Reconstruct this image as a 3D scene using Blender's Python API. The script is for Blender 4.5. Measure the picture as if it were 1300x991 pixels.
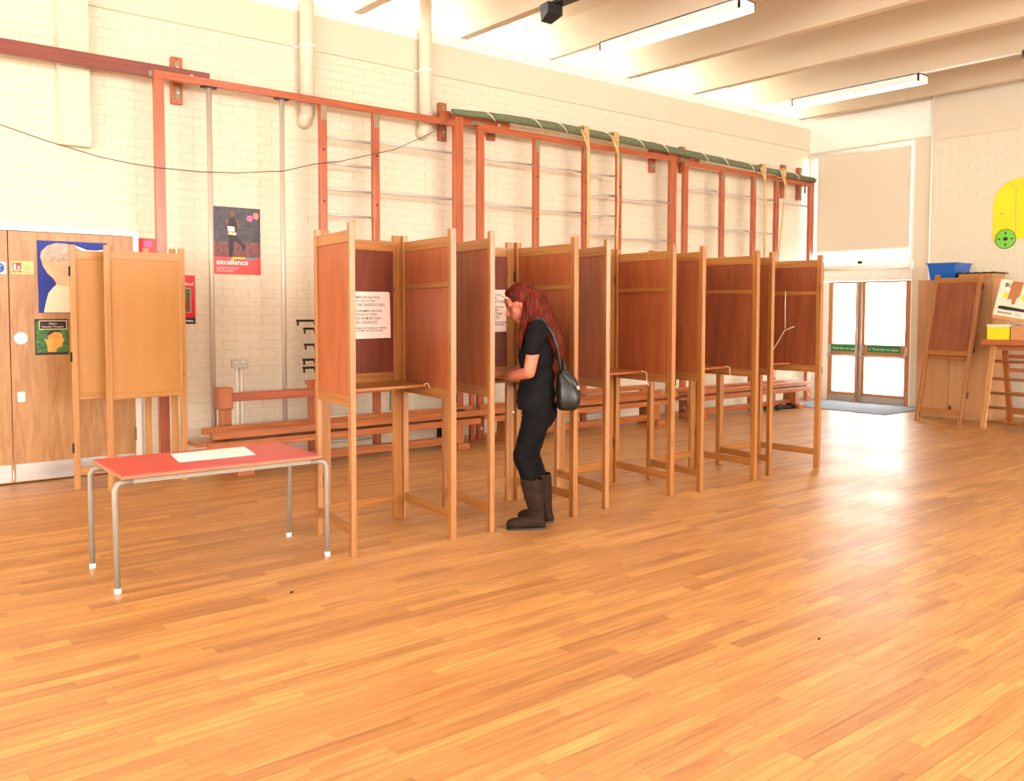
import bpy, bmesh, math, random
from mathutils import Vector, Matrix, noise
random.seed(7)
for o in list(bpy.data.objects): bpy.data.objects.remove(o)
sc = bpy.context.scene
COL = sc.collection
PI = math.pi

# ------------------------------------------------------------------ camera
FPX, PITCH, ROLL, YAW = 1133.58, 0.051387, 0.0023, 0.884022
CAMZ = 1.5
F0 = Vector((math.cos(YAW), math.sin(YAW), 0)); R0 = Vector((math.sin(YAW), -math.cos(YAW), 0)); U0 = Vector((0, 0, 1))
FW = F0*math.cos(PITCH) - U0*math.sin(PITCH); U2 = U0*math.cos(PITCH) + F0*math.sin(PITCH)
RT = R0*math.cos(ROLL) + U2*math.sin(ROLL); UP = U2*math.cos(ROLL) - R0*math.sin(ROLL)
cd = bpy.data.cameras.new('camera'); cam = bpy.data.objects.new('camera', cd); COL.objects.link(cam)
m = Matrix((RT, UP, -FW)).transposed().to_4x4(); m.translation = (0, 0, CAMZ); cam.matrix_world = m
cd.sensor_width = 36; cd.lens = FPX*36/1300; cd.shift_y = -45/1300; cd.clip_end = 200; cd.clip_start = 0.05
sc.camera = cam
def seen(P, pad=0):
    d = Vector(P) - Vector((0, 0, CAMZ)); z = d.dot(FW)
    if z < .1: return None
    u = 650 + FPX*d.dot(RT)/z; v = 450.5 - FPX*d.dot(UP)/z
    return (z, u, v) if -pad < u < 1300+pad and -pad < v < 991+pad else None

# ------------------------------------------------------------------ light
def lin(c):
    return tuple(((x/255)/12.92 if x/255 <= .04045 else ((x/255+.055)/1.055)**2.4) for x in c) + (1,)
W = bpy.data.worlds.new('sky'); sc.world = W; W.use_nodes = True
bg = W.node_tree.nodes['Background']; bg.inputs['Color'].default_value = (1.0, .985, .96, 1); bg.inputs['Strength'].default_value = 11.5
def area(name, loc, direction, sx, sy, power=0, color=(1, 1, 1), portal=False, up='Z'):
    l = bpy.data.lights.new(name, 'AREA'); l.shape = 'RECTANGLE'; l.size = sx; l.size_y = sy; l.energy = power; l.color = color
    if portal: l.cycles.is_portal = True
    o = bpy.data.objects.new(name, l); COL.objects.link(o); o.location = loc
    o.rotation_euler = Vector(direction).to_track_quat('-Z', 'Y').to_euler(); return o
# portals: the far door and transom opening, the clerestory; windows of the hall behind the camera
area('daylight_far_door', (13.75, 7.6, 2.03), (-1, 0, 0), 1.78, 4.0, portal=True)
area('daylight_side_windows', (7.6, -7.75, 2.4), (.12, 1, -.04), 11.4, 2.6, 430, (1, .95, .85))
area('daylight_back_windows', (-5.75, 0.5, 2.7), (1, 0, 0), 12.0, 3.0, 60, (1, .95, .85))
# added overhead fill lamps, unseen, set like batten rows to brighten the lower wall
for lx in (.69, 4.85):
    for ly in (-3.0, .6, 4.0): area('overhead_fill', (lx, ly, 4.48), (0, 0, -1), .24, 1.9, 36, (1, .93, .82))
sc.view_settings.view_transform = 'Standard'; sc.view_settings.look = 'None'
sc.view_settings.exposure = 0.24; sc.view_settings.gamma = 1
sc.view_settings.use_curve_mapping = False

# ------------------------------------------------------------------ materials
def nm(name):
    M = bpy.data.materials.new(name); M.use_nodes = True
    return M, M.node_tree.nodes, M.node_tree.links, M.node_tree.nodes['Principled BSDF']
def plain(name, c, rough=.5, metal=0, var=.06, scale=8, bump=0, coat=0):
    M, N, L, B = nm(name)
    tc = N.new('ShaderNodeTexCoord'); nz = N.new('ShaderNodeTexNoise'); nz.inputs['Scale'].default_value = scale; nz.inputs['Detail'].default_value = 4
    L.new(tc.outputs['Object'], nz.inputs['Vector'])
    r = N.new('ShaderNodeValToRGB'); c = lin(c)
    r.color_ramp.elements[0].position = .3; r.color_ramp.elements[1].position = .7
    r.color_ramp.elements[0].color = tuple(x*(1-var) for x in c[:3]) + (1,)
    r.color_ramp.elements[1].color = tuple(min(1, x*(1+var)) for x in c[:3]) + (1,)
    L.new(nz.outputs['Fac'], r.inputs['Fac']); L.new(r.outputs['Color'], B.inputs['Base Color'])
    B.inputs['Roughness'].default_value = rough; B.inputs['Metallic'].default_value = metal; B.inputs['Coat Weight'].default_value = coat
    if bump:
        b = N.new('ShaderNodeBump'); b.inputs['Strength'].default_value = bump; b.inputs['Distance'].default_value = .01
        L.new(nz.outputs['Fac'], b.inputs['Height']); L.new(b.outputs['Normal'], B.inputs['Normal'])
    return M
def wood(name, c1, c2, su=3, sv=30, rough=.4, knots=True, coat=.15, bands=False, attr=False, wear=0):
    """grain along U of the mesh's own UVs (metres)"""
    M, N, L, B = nm(name)
    uv = N.new('ShaderNodeUVMap'); uv.uv_map = 'UVMap'
    mp = N.new('ShaderNodeMapping'); mp.inputs['Scale'].default_value = (su, sv, 1); L.new(uv.outputs['UV'], mp.inputs['Vector'])
    nz = N.new('ShaderNodeTexNoise'); nz.inputs['Scale'].default_value = 1; nz.inputs['Detail'].default_value = 6; nz.inputs['Roughness'].default_value = .62; nz.inputs['Distortion'].default_value = .8 if bands else .25
    L.new(mp.outputs['Vector'], nz.inputs['Vector'])
    r = N.new('ShaderNodeValToRGB'); r.color_ramp.elements[0].position = .3; r.color_ramp.elements[1].position = .68
    r.color_ramp.elements[0].color = lin(c1); r.color_ramp.elements[1].color = lin(c2); L.new(nz.outputs['Fac'], r.inputs['Fac'])
    out = r.outputs['Color']
    if knots:
        mk = N.new('ShaderNodeMapping'); mk.inputs['Scale'].default_value = (4.5, 16, 1); L.new(uv.outputs['UV'], mk.inputs['Vector'])
        vo = N.new('ShaderNodeTexVoronoi'); vo.inputs['Scale'].default_value = 1; L.new(mk.outputs['Vector'], vo.inputs['Vector'])
        kr = N.new('ShaderNodeValToRGB'); kr.color_ramp.elements[0].position = .04; kr.color_ramp.elements[1].position = .13
        kr.color_ramp.elements[0].color = (.28, .2, .15, 1); kr.color_ramp.elements[1].color = (1, 1, 1, 1)
        L.new(vo.outputs['Distance'], kr.inputs['Fac'])
        # only some cells carry a knot
        gt = N.new('ShaderNodeMath'); gt.operation = 'GREATER_THAN'; gt.inputs[1].default_value = .78
        sp = N.new('ShaderNodeSeparateColor'); L.new(vo.outputs['Color'], sp.inputs['Color']); L.new(sp.outputs[0], gt.inputs[0])
        mx = N.new('ShaderNodeMix'); mx.data_type = 'RGBA'; mx.blend_type = 'MULTIPLY'
        L.new(gt.outputs[0], mx.inputs['Factor']); L.new(out, mx.inputs['A']); L.new(kr.outputs['Color'], mx.inputs['B']); out = mx.outputs['Result']
    if attr:
        at = N.new('ShaderNodeAttribute'); at.attribute_name = 'tone'
        ar = N.new('ShaderNodeValToRGB'); e = ar.color_ramp.elements
        e[0].position = 0; e[0].color = (.72, .60, .52, 1); e[1].position = 1; e[1].color = (1.12, 1.10, .98, 1)
        for p_, c_ in ((.16, (.86, .77, .69, 1)), (.34, (.95, .86, .80, 1)), (.7, (1.02, .99, .90, 1))):
            q = e.new(p_); q.color = c_
        L.new(at.outputs['Fac'], ar.inputs['Fac'])
        mx = N.new('ShaderNodeMix'); mx.data_type = 'RGBA'; mx.blend_type = 'MULTIPLY'; mx.inputs['Factor'].default_value = 1
        L.new(out, mx.inputs['A']); L.new(ar.outputs['Color'], mx.inputs['B']); out = mx.outputs['Result']
    if wear:
        tc = N.new('ShaderNodeTexCoord'); wn = N.new('ShaderNodeTexNoise'); wn.inputs['Scale'].default_value = 1.3; wn.inputs['Detail'].default_value = 6
        L.new(tc.outputs['Object'], wn.inputs['Vector'])
        mr = N.new('ShaderNodeMapRange'); mr.inputs['From Min'].default_value = .3; mr.inputs['From Max'].default_value = .7
        mr.inputs['To Min'].default_value = rough-wear; mr.inputs['To Max'].default_value = rough+wear
        L.new(wn.outputs['Fac'], mr.inputs['Value']); L.new(mr.outputs['Result'], B.inputs['Roughness'])
    else: B.inputs['Roughness'].default_value = rough
    L.new(out, B.inputs['Base Color'])
    B.inputs['Coat Weight'].default_value = coat; B.inputs['Coat Roughness'].default_value = .25
    b = N.new('ShaderNodeBump'); b.inputs['Strength'].default_value = .08; b.inputs['Distance'].default_value = .003
    L.new(nz.outputs['Fac'], b.inputs['Height']); L.new(b.outputs['Normal'], B.inputs['Normal'])
    return M
MT = {}
MT['brick'] = plain('painted_brick', (220, 207, 182), .55, var=.04, scale=22, bump=.25)
MT['plaster'] = plain('painted_plaster', (214, 201, 176), .6, var=.015, scale=3, bump=.05)
MT['ceil'] = plain('ceiling_paint', (212, 194, 166), .7, var=.012, scale=2)
MT['white'] = plain('white_gloss_paint', (243, 238, 226), .35, var=.02, scale=5)
MT['whitepl'] = plain('white_plastic', (240, 240, 236), .4, var=.01)
MT['floor'] = wood('strip_floor', (160, 104, 54), (204, 156, 92), 2.2, 42, .40, False, .0, attr=True, wear=.05)
_B = MT['floor'].node_tree.nodes['Principled BSDF']; _B.inputs['IOR'].default_value = 1.75
MT['joint'] = plain('dirty_mortar', (204, 186, 154), .8, var=.1, scale=9)
MT['plate'] = plain('dull_steel_plate', (140, 128, 104), .45, .3, .1, 30)
MT['subfloor'] = plain('floor_joint', (84, 48, 24), .6)
MT['pine'] = wood('varnished_pine', (132, 80, 32), (172, 112, 52), 1.5, 34, .36)
MT['paledeal'] = wood('pale_pine', (164, 110, 56), (192, 136, 74), 1.5, 34, .42)
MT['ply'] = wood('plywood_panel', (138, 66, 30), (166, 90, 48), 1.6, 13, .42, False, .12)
MT['plyshade'] = wood('shaded_plywood_panel', (92, 38, 20), (122, 58, 34), 1.6, 13, .38, False, .15)  # inner back panels: shade inside the booths put into a darker ply colour
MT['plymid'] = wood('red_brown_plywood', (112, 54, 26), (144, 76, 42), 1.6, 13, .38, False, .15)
MT['plypale'] = wood('pale_hardboard', (178, 124, 64), (188, 134, 72), .8, 6, .5, False, .05)
MT['doorply'] = wood('birch_door_veneer', (154, 104, 54), (186, 136, 82), 2.6, 17, .42, False, .1, bands=True)
MT['frame'] = wood('red_mahogany', (146, 64, 30), (184, 94, 50), 2, 30, .32, True, .2)
MT['frame2'] = wood('dark_mahogany', (104, 42, 26), (134, 60, 40), 2, 30, .35, False, .2)
MT['bench'] = wood('bench_wood', (144, 74, 34), (182, 106, 54), 2, 32, .3, False, .2)
MT['doorwood'] = wood('oak_door_frame', (170, 110, 64), (196, 136, 86), 2, 28, .4, False, .1)
MT['cab'] = wood('beech_laminate', (176, 126, 80), (188, 138, 92), .9, 9, .45, False, .05)
MT['cabside'] = wood('beech_side', (182, 134, 90), (194, 146, 100), .9, 9, .5, False, 0)
MT['steel'] = plain('brushed_steel', (200, 192, 184), .35, .5, .04, 30)
MT['galv'] = plain('galvanised_tube', (196, 182, 164), .42, .25, .04, 30)
MT['alu'] = plain('aluminium_strip', (188, 182, 174), .4, .8, .04, 10)
MT['greyleg'] = plain('grey_paint_tube', (142, 132, 118), .45, .1, .03, 30)
MT['red'] = plain('red_laminate', (190, 48, 62), .36, var=.02, coat=.2)
MT['edge'] = wood('table_edge', (140, 88, 54), (166, 112, 74), 3, 40, .45, False)
MT['paper'] = plain('white_paper', (240, 236, 228), .7, var=.01)
MT['pinkpaper'] = plain('notice_paper', (240, 214, 200), .7, var=.01)
MT['ink'] = plain('black_ink', (34, 28, 30), .7)
MT['faint'] = plain('faint_ink', (196, 190, 184), .7)
MT['black'] = plain('black_plastic', (24, 23, 24), .45)
MT['cable'] = plain('dark_cable', (96, 82, 66), .6)
MT['green'] = plain('green_canvas', (98, 106, 76), .7, var=.25, scale=30, bump=.4)
MT['rope'] = plain('hemp_rope', (206, 170, 112), .8, var=.2, scale=60, bump=.6)
MT['cord'] = plain('white_cord', (232, 220, 196), .8, var=.1, scale=60)
MT['navy'] = plain('navy_card', (28, 48, 138), .6)
MT['skinpaper'] = plain('drawn_skin_paper', (220, 180, 140), .7, var=.16, scale=14)
MT['hairpaper'] = plain('drawn_hair_paper', (186, 168, 152), .7, var=.25, scale=40)
MT['cream'] = plain('cream_paper', (236, 214, 178), .7, var=.05, scale=14)
MT['pink'] = plain('pink_print', (238, 110, 160), .5)
MT['coral'] = plain('coral_print', (250, 130, 110), .5)
MT['posterred'] = plain('poster_red', (226, 50, 42), .35)
MT['posterred2'] = plain('poster_scarlet', (214, 28, 24), .35)
MT['teal'] = plain('teal_print', (40, 150, 160), .5)
MT['yellow'] = plain('yellow_card', (250, 214, 20), .6, var=.03, scale=3)
MT['ltyellow'] = plain('pale_yellow_print', (236, 222, 140), .6)
MT['signgreen'] = plain('sign_green', (20, 130, 70), .45)
MT['lime'] = plain('lime_card', (120, 200, 60), .6, var=.04)
MT['signred'] = plain('sign_red', (216, 34, 30), .45)
MT['signblue'] = plain('sign_blue', (30, 70, 150), .45)
MT['crowd'] = plain('crowd_photo', (66, 58, 66), .45, var=.5, scale=28)
MT['crowd2'] = plain('crowd_photo_lower', (120, 60, 62), .45, var=.55, scale=34)
MT['darkprint'] = plain('dark_print', (38, 30, 30), .5, var=.3, scale=30)
MT['brownskin'] = plain('printed_skin', (120, 74, 54), .5, var=.2, scale=20)
MT['glowskin'] = plain('printed_orange_skin', (224, 150, 66), .5, var=.25, scale=14)
MT['leafprint'] = plain('printed_leaves', (60, 110, 50), .5, var=.7, scale=50)
MT['cardboard'] = plain('cardboard', (196, 140, 88), .8, var=.04, scale=6)
MT['parcel'] = plain('parcel_tape', (178, 112, 62), .35, var=.05)
MT['boxwhite'] = plain('printed_white_card', (232, 220, 198), .6, var=.02)
MT['mat'] = plain('grey_door_mat', (132, 140, 152), .95, var=.2, scale=90, bump=.4)
MT['shirt'] = plain('black_cotton', (15, 14, 14), .85, var=.15, scale=20, bump=.1)
MT['denim'] = plain('black_denim', (9, 7, 8), .8, var=.15, scale=30, bump=.1)
MT['boot'] = plain('dark_brown_suede', (44, 28, 20), .7, var=.25, scale=14, bump=.25)
MT['leather'] = plain('black_leather', (20, 19, 17), .38, var=.2, scale=20, bump=.2)
for k_ in ('shirt', 'denim', 'boot'): MT[k_].node_tree.nodes['Principled BSDF'].inputs['Specular IOR Level'].default_value = .15
MT['hingeblack'] = plain('black_iron', (34, 30, 28), .5, .5)
MT['concrete'] = plain('paving', (206, 202, 194), .9, var=.06, scale=1.5)
M, N, L, B = nm('skin'); B.inputs['Base Color'].default_value = lin((178, 104, 76)); B.inputs['Roughness'].default_value = .5
B.inputs['Subsurface Weight'].default_value = .08; B.inputs['Subsurface Radius'].default_value = (.02, .008, .004); MT['skin'] = M
M, N, L, B = nm('red_hair')
tc = N.new('ShaderNodeTexCoord'); mp = N.new('ShaderNodeMapping'); mp.inputs['Scale'].default_value = (60, 60, 4); L.new(tc.outputs['Object'], mp.inputs['Vector'])
nz = N.new('ShaderNodeTexNoise'); nz.inputs['Scale'].default_value = 1; nz.inputs['Detail'].default_value = 4; L.new(mp.outputs['Vector'], nz.inputs['Vector'])
r = N.new('ShaderNodeValToRGB'); r.color_ramp.elements[0].position = .3; r.color_ramp.elements[1].position = .72
r.color_ramp.elements[0].color = lin((44, 10, 5)); r.color_ramp.elements[1].color = lin((112, 35, 14)); L.new(nz.outputs['Fac'], r.inputs['Fac'])
L.new(r.outputs['Color'], B.inputs['Base Color']); B.inputs['Roughness'].default_value = .5; B.inputs['Specular IOR Level'].default_value = .12
b = N.new('ShaderNodeBump'); b.inputs['Strength'].default_value = .6; b.inputs['Distance'].default_value = .006; L.new(nz.outputs['Fac'], b.inputs['Height']); L.new(b.outputs['Normal'], B.inputs['Normal']); MT['hair'] = M
M, N, L, B = nm('clear_glass'); B.inputs['Transmission Weight'].default_value = 1; B.inputs['Roughness'].default_value = 0; B.inputs['IOR'].default_value = 1.45
# thin pane: straight-through glass
for n in list(N):
    if n.type == 'BSDF_PRINCIPLED': N.remove(n)
g = N.new('ShaderNodeBsdfGlossy'); g.inputs['Roughness'].default_value = .02
t = N.new('ShaderNodeBsdfTransparent'); t.inputs['Color'].default_value = (.95, .97, .96, 1)
fr = N.new('ShaderNodeValue'); fr.outputs[0].default_value = .05; mx = N.new('ShaderNodeMixShader')
L.new(fr.outputs[0], mx.inputs[0]); L.new(t.outputs[0], mx.inputs[1]); L.new(g.outputs[0], mx.inputs[2])
L.new(mx.outputs[0], [n for n in N if n.type == 'OUTPUT_MATERIAL'][0].inputs['Surface']); MT['glass'] = M
M, N, L, B = nm('roller_blind_fabric')
d = N.new('ShaderNodeBsdfDiffuse'); d.inputs['Color'].default_value = lin((218, 206, 184)); tr = N.new('ShaderNodeBsdfTranslucent'); tr.inputs['Color'].default_value = lin((224, 206, 170))
mx = N.new('ShaderNodeMixShader'); mx.inputs[0].default_value = .06
L.new(d.outputs[0], mx.inputs[1]); L.new(tr.outputs[0], mx.inputs[2]); L.new(mx.outputs[0], N['Material Output'].inputs['Surface']); MT['blind'] = M
M, N, L, B = nm('lit_tube'); B.inputs['Base Color'].default_value = (1, 1, 1, 1); B.inputs['Emission Color'].default_value = (1, .86, .66, 1); B.inputs['Emission Strength'].default_value = 8; MT['tube'] = M
M, N, L, B = nm('blue_crate_plastic'); B.inputs['Base Color'].default_value = lin((20, 104, 196)); B.inputs['Roughness'].default_value = .25; B.inputs['Transmission Weight'].default_value = .25; MT['crate'] = M

# ------------------------------------------------------------------ mesh helpers
class MB:
    def __init__(s): s.v = []; s.f = []; s.uv = []; s.sm = []
    def face(s, idx, uvs=None, smooth=False):
        s.f.append(tuple(idx)); s.uv.append(uvs or [(0, 0)]*len(idx)); s.sm.append(smooth)
    def hexa(s, P, uvlen=None):
        """8 corners: 0-3 bottom ring, 4-7 top ring; UV along the longest edge, in metres"""
        b = len(s.v); s.v += [tuple(p) for p in P]; P = [Vector(p) for p in P]
        e = [(P[1]-P[0]).length, (P[3]-P[0]).length, (P[4]-P[0]).length]
        k = uvlen if uvlen is not None else e.index(max(e))
        ou, ov = random.random()*40, random.random()*40
        cs = [(0,0,0),(e[0],0,0),(e[0],e[1],0),(0,e[1],0),(0,0,e[2]),(e[0],0,e[2]),(e[0],e[1],e[2]),(0,e[1],e[2])]
        for q in ((0,3,2,1),(4,5,6,7),(0,1,5,4),(1,2,6,5),(2,3,7,6),(3,0,4,7)):
            uvs = []
            for i in q:
                c = cs[i]; o = [c[j] for j in range(3) if j != k]
                uvs.append((ou+c[k], ov+o[0]+1.37*o[1]))
            s.face([b+i for i in q], uvs)
        return s
    def box(s, x0, x1, y0, y1, z0, z1, k=None):
        return s.hexa([(x0,y0,z0),(x1,y0,z0),(x1,y1,z0),(x0,y1,z0),(x0,y0,z1),(x1,y0,z1),(x1,y1,z1),(x0,y1,z1)], k)
    def bar(s, a, b, w, h, up=(0, 0, 1)):
        a, b = Vector(a), Vector(b); d = (b-a).normalized(); up = Vector(up)
        if abs(d.dot(up)) > .98: up = Vector((0, 1, 0)) if abs(d.y) < .9 else Vector((1, 0, 0))
        x = d.cross(up).normalized(); y = x.cross(d).normalized(); x *= w/2; y *= h/2
        return s.hexa([a-x-y, b-x-y, b+x-y, a+x-y, a-x+y, b-x+y, b+x+y, a+x+y], 0)
    def tube(s, pts, r, n=8, closed=False, cap=True):
        pts = [Vector(p) for p in pts]; rr = r if isinstance(r, (list, tuple)) else [r]*len(pts)
        b = len(s.v); N = len(pts); L = 0; prev = None
        for i, p in enumerate(pts):
            d = (pts[min(i+1, N-1)] - pts[max(i-1, 0)]).normalized()
            if prev is None: x = d.orthogonal().normalized()
            else: x = (prev - d*prev.dot(d)).normalized()
            prev = x; y = d.cross(x)
            for k in range(n):
                a = 2*PI*k/n; s.v.append(tuple(p + (x*math.cos(a)+y*math.sin(a))*rr[i]))
        for i in range(N-1):
            l = (pts[i+1]-pts[i]).length
            for k in range(n):
                k2 = (k+1) % n
                s.face([b+i*n+k, b+i*n+k2, b+(i+1)*n+k2, b+(i+1)*n+k], [(L, k*.02), (L, k*.02+.02), (L+l, k*.02+.02), (L+l, k*.02)], True)
            L += l
        if cap:
            s.face([b+k for k in reversed(range(n))]); s.face([b+(N-1)*n+k for k in range(n)])
        return s
    def prism(s, poly, fn, t0, t1):
        """poly [(u,v)], fn(u,v,t)->xyz; extruded from t0 to t1"""
        A = sum(poly[i][0]*poly[(i+1) % len(poly)][1]-poly[(i+1) % len(poly)][0]*poly[i][1] for i in range(len(poly)))
        if A < 0: poly = poly[::-1]
        b = len(s.v); n = len(poly)
        for t in (t0, t1): s.v += [tuple(fn(u, v, t)) for u, v in poly]
        s.face([b+n+i for i in range(n)], [p for p in poly]); s.face([b+i for i in reversed(range(n))], [p for p in poly][::-1])
        for i in range(n):
            j = (i+1) % n; s.face([b+i, b+j, b+n+j, b+n+i], [poly[i], poly[j], poly[j], poly[i]])
        return s
    def build(s, name, mat, parent=None, bevel=0, tone=None):
        me = bpy.data.meshes.new(name); me.from_pydata(s.v, [], s.f); u = me.uv_layers.new(name='UVMap')
        flat = [c for f in s.uv for q in f for c in q]; u.data.foreach_set('uv', flat)
        me.polygons.foreach_set('use_smooth', s.sm)
        if tone is not None:
            a = me.attributes.new('tone', 'FLOAT', 'FACE'); a.data.foreach_set('value', tone)
        me.materials.append(MT[mat]); me.update()
        o = bpy.data.objects.new(name, me); COL.objects.link(o)
        if parent is not None: o.parent = parent
        if bevel:
            bm = bmesh.new(); bm.from_mesh(me); bmesh.ops.recalc_face_normals(bm, faces=bm.faces)
            es = [e for e in bm.edges if len(e.link_faces) == 2 and e.calc_face_angle(0) > .7]
            bmesh.ops.bevel(bm, geom=es, offset=bevel, segments=1, affect='EDGES', profile=.5); bm.to_mesh(me); bm.free()
        return o
def tag(o, label=None, cat=None, group=None, kind=None):
    if label: o['label'] = label
    if cat: o['category'] = cat
    if group: o['group'] = group
    if kind: o['kind'] = kind
    return o
def empty(name, loc=(0, 0, 0), **k):
    o = bpy.data.objects.new(name, None); COL.objects.link(o); o.location = loc; o.empty_display_size = .1
    return tag(o, **k)
def shift_into(root, objs):
    """children were modelled in world space: keep them there under the root"""
    for c in objs:
        c.parent = root; me = c.data; off = Vector(root.location)
        me.transform(Matrix.Translation(-off))
def thing(name, loc, parts, **k):
    """parts: list of (name, MB, material[, label][, subparts])"""
    r = empty(name, loc, **k); M_ = Matrix.Translation(-Vector(loc))
    for p in parts:
        o = p[1].build(p[0], p[2], r, bevel=p[3].get('bevel', 0) if len(p) > 3 else 0); o.data.transform(M_)
        if p[0] in ('lettering', 'print_lines'): o['kind'] = 'stuff'
        if len(p) > 3:
            if p[3].get('label'): o['label'] = p[3]['label']
            if p[3].get('kind'): o['kind'] = p[3]['kind']
            for q in p[3].get('sub', []):
                c = q[1].build(q[0], q[2], o, bevel=q[3].get('bevel', 0) if len(q) > 3 else 0); c.data.transform(M_)
                if q[0] in ('lettering', 'print_lines', 'drawn_line'): c['kind'] = 'stuff'
                if len(q) > 3 and q[3].get('label'): c['label'] = q[3]['label']
    return r
def struct(name, mb, mat, parent=None, **k):
    o = mb.build(name, mat, parent, **k)
    if parent is None: o['kind'] = 'structure'
    return o
def text_mb(s, size, fn, t=.0006, align='CENTER', bold=0, width=None):
    """lettering as a thin mesh; fn(u,v,t)->xyz. returns MB"""
    cu = bpy.data.curves.new('txt', 'FONT'); cu.body = s; cu.size = size; cu.align_x = align; cu.resolution_u = 2; cu.fill_mode = 'FRONT'; cu.offset = bold
    o = bpy.data.objects.new('txt', cu); COL.objects.link(o); dg = bpy.context.evaluated_depsgraph_get(); dg.update()
    me = bpy.data.meshes.new_from_object(o.evaluated_get(dg)); bpy.data.objects.remove(o); mb = MB()
    sx = 1
    if width:
        xs = [v.co.x for v in me.vertices]
        if xs: sx = width/(max(xs)-min(xs))
    mb.v = [tuple(fn(v.co.x*sx, v.co.y, t)) for v in me.vertices]
    for p in me.polygons: mb.face(list(p.vertices))
    bpy.data.meshes.remove(me); bpy.data.curves.remove(cu)
    return mb
def join(*mbs):
    r = MB()
    for q in mbs:
        b = len(r.v); r.v += q.v; r.f += [tuple(b+i for i in f) for f in q.f]; r.uv += q.uv; r.sm += q.sm
    return r
def circ(cx, cy, r, n=24, a0=0, a1=2*PI, ry=None):
    full = abs(a1-a0-2*PI) < 1e-6
    return [(cx+r*math.cos(a0+(a1-a0)*i/(n if full else n-1)), cy+(ry or r)*math.sin(a0+(a1-a0)*i/(n if full else n-1))) for i in range(n)]

# ================================================================== SETTING
WY, WX = 8.508, 13.403          # inner faces of the left and the far wall
SILL, CEIL, BEAM = 4.62, 5.08, 4.63
def planks():
    base = struct('floor', MB().box(-6, WX+.4, -8, WY+.3, -.06, -.012), 'subfloor')
    items = []; w = .0735; row = 0; y = -8.0; rnd = random.Random(3)
    while y < WY+.02:
        x = -6 + rnd.random()*.5
        while x < WX+.3:
            l = rnd.choice((.38, .5, .62, .75, .9, 1.05)) + rnd.random()*.08
            x1 = min(x+l, WX+.35); t = rnd.random(); t = t if rnd.random() < .75 else t*.35
            c = ((x+x1)/2, y+w/2, 0); s = seen(c, 0)
            a = (x1-x)*w*CAMZ/(s[0]**3) if s else -1/(1+Vector(c).length)
            items.append((a, x, x1, y, t)); x = x1
        y += w
    items.sort(key=lambda q: -q[0]); g = .0006
    def pl(mb, x0, x1, y0, single):
        P = [(x0+g, y0+g, -.012), (x1-g, y0+g, -.012), (x1-g, y0+w-g, -.012), (x0+g, y0+w-g, -.012)]
        mb.hexa(P + [(p[0], p[1], 0) for p in P], 0)
    for i, (a, x0, x1, y0, t) in enumerate(items[:300]):
        mb = MB(); pl(mb, x0, x1, y0, True); mb.build('plank', 'floor', base, tone=[t]*6)
    mb = MB(); tone = []
    for a, x0, x1, y0, t in items[300:]:
        pl(mb, x0, x1, y0, False); tone += [t]*6
    mb.build('planks', 'floor', base, tone=tone)['kind'] = 'stuff'
planks()

def bricks(parent, u0, u1, z0, z1, fn, holes, nsingle, rnd):
    H, Ln, g, gv = .0845, .262, .0022, .0010; items = []
    k = 0; z = z0
    while z < z1-.02:
        u = u0 - (Ln/2 if k % 2 else 0) ; zt = min(z+H, z1)
        while u < u1:
            a0, a1 = max(u, u0), min(u+Ln, u1)
            segs = [(a0, a1)]
            for (h0, h1, g0, g1) in holes:
                if zt > g0+.004 and z < g1-.004:
                    ns = []
                    for (s0, s1) in segs:
                        if s1 <= h0 or s0 >= h1: ns.append((s0, s1)); continue
                        if s0 < h0: ns.append((s0, h0))
                        if s1 > h1: ns.append((h1, s1))
                    segs = ns
            for (s0, s1) in segs:
                if s1-s0 > .02:
                    c = fn((s0+s1)/2, (z+zt)/2, 0); s = seen(c)
                    items.append(((s1-s0)/s[0]**3 if s else -1, s0, s1, z, zt))
            u += Ln
        z += H; k += 1
    items.sort(key=lambda q: -q[0])
    def br(mb, s0, s1, a, b):
        t = .0048 + rnd.random()*.0014
        mb.hexa([fn(s0+gv, a+g, 0), fn(s1-gv, a+g, 0), fn(s1-gv, a+g, t-.0012), fn(s0+gv, a+g, t-.0012), fn(s0+gv, b-g, 0), fn(s1-gv, b-g, 0), fn(s1-gv, b-g, t), fn(s0+gv, b-g, t)], 0)
    for it in items[:nsingle]:
        mb = MB(); br(mb, *it[1:]); mb.build('brick', 'brick', parent)
    mb = MB()
    for it in items[nsingle:]: br(mb, *it[1:])
    mb.build('bricks', 'brick', parent)['kind'] = 'stuff'
rb = random.Random(5)
# left wall with its double door opening
DX0, DX1, DZ = .50, 2.555, 2.198
wl = MB(); wl.box(-6, DX0, WY+.005, WY+.35, 0, SILL-.12).box(DX0, DX1, WY+.005, WY+.35, DZ, SILL-.12).box(DX1, WX+.4, WY+.005, WY+.35, 0, SILL-.12)
wall_left = struct('wall_left', wl, 'joint')
bricks(wall_left, -.2, WX, 0, 4.14, lambda u, z, t: (u, WY+.005-t, z), [(DX0, DX1, -1, 2.195)], 300, rb)
struct('fascia_board', MB().box(-6, WX, WY-.012, WY+.004, 4.145, SILL-.12), 'plaster', wall_left)
struct('window_ledge', MB().box(-6, WX+.02, WY-.02, WY+.42, SILL-.12, SILL), 'white', wall_left)
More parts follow.
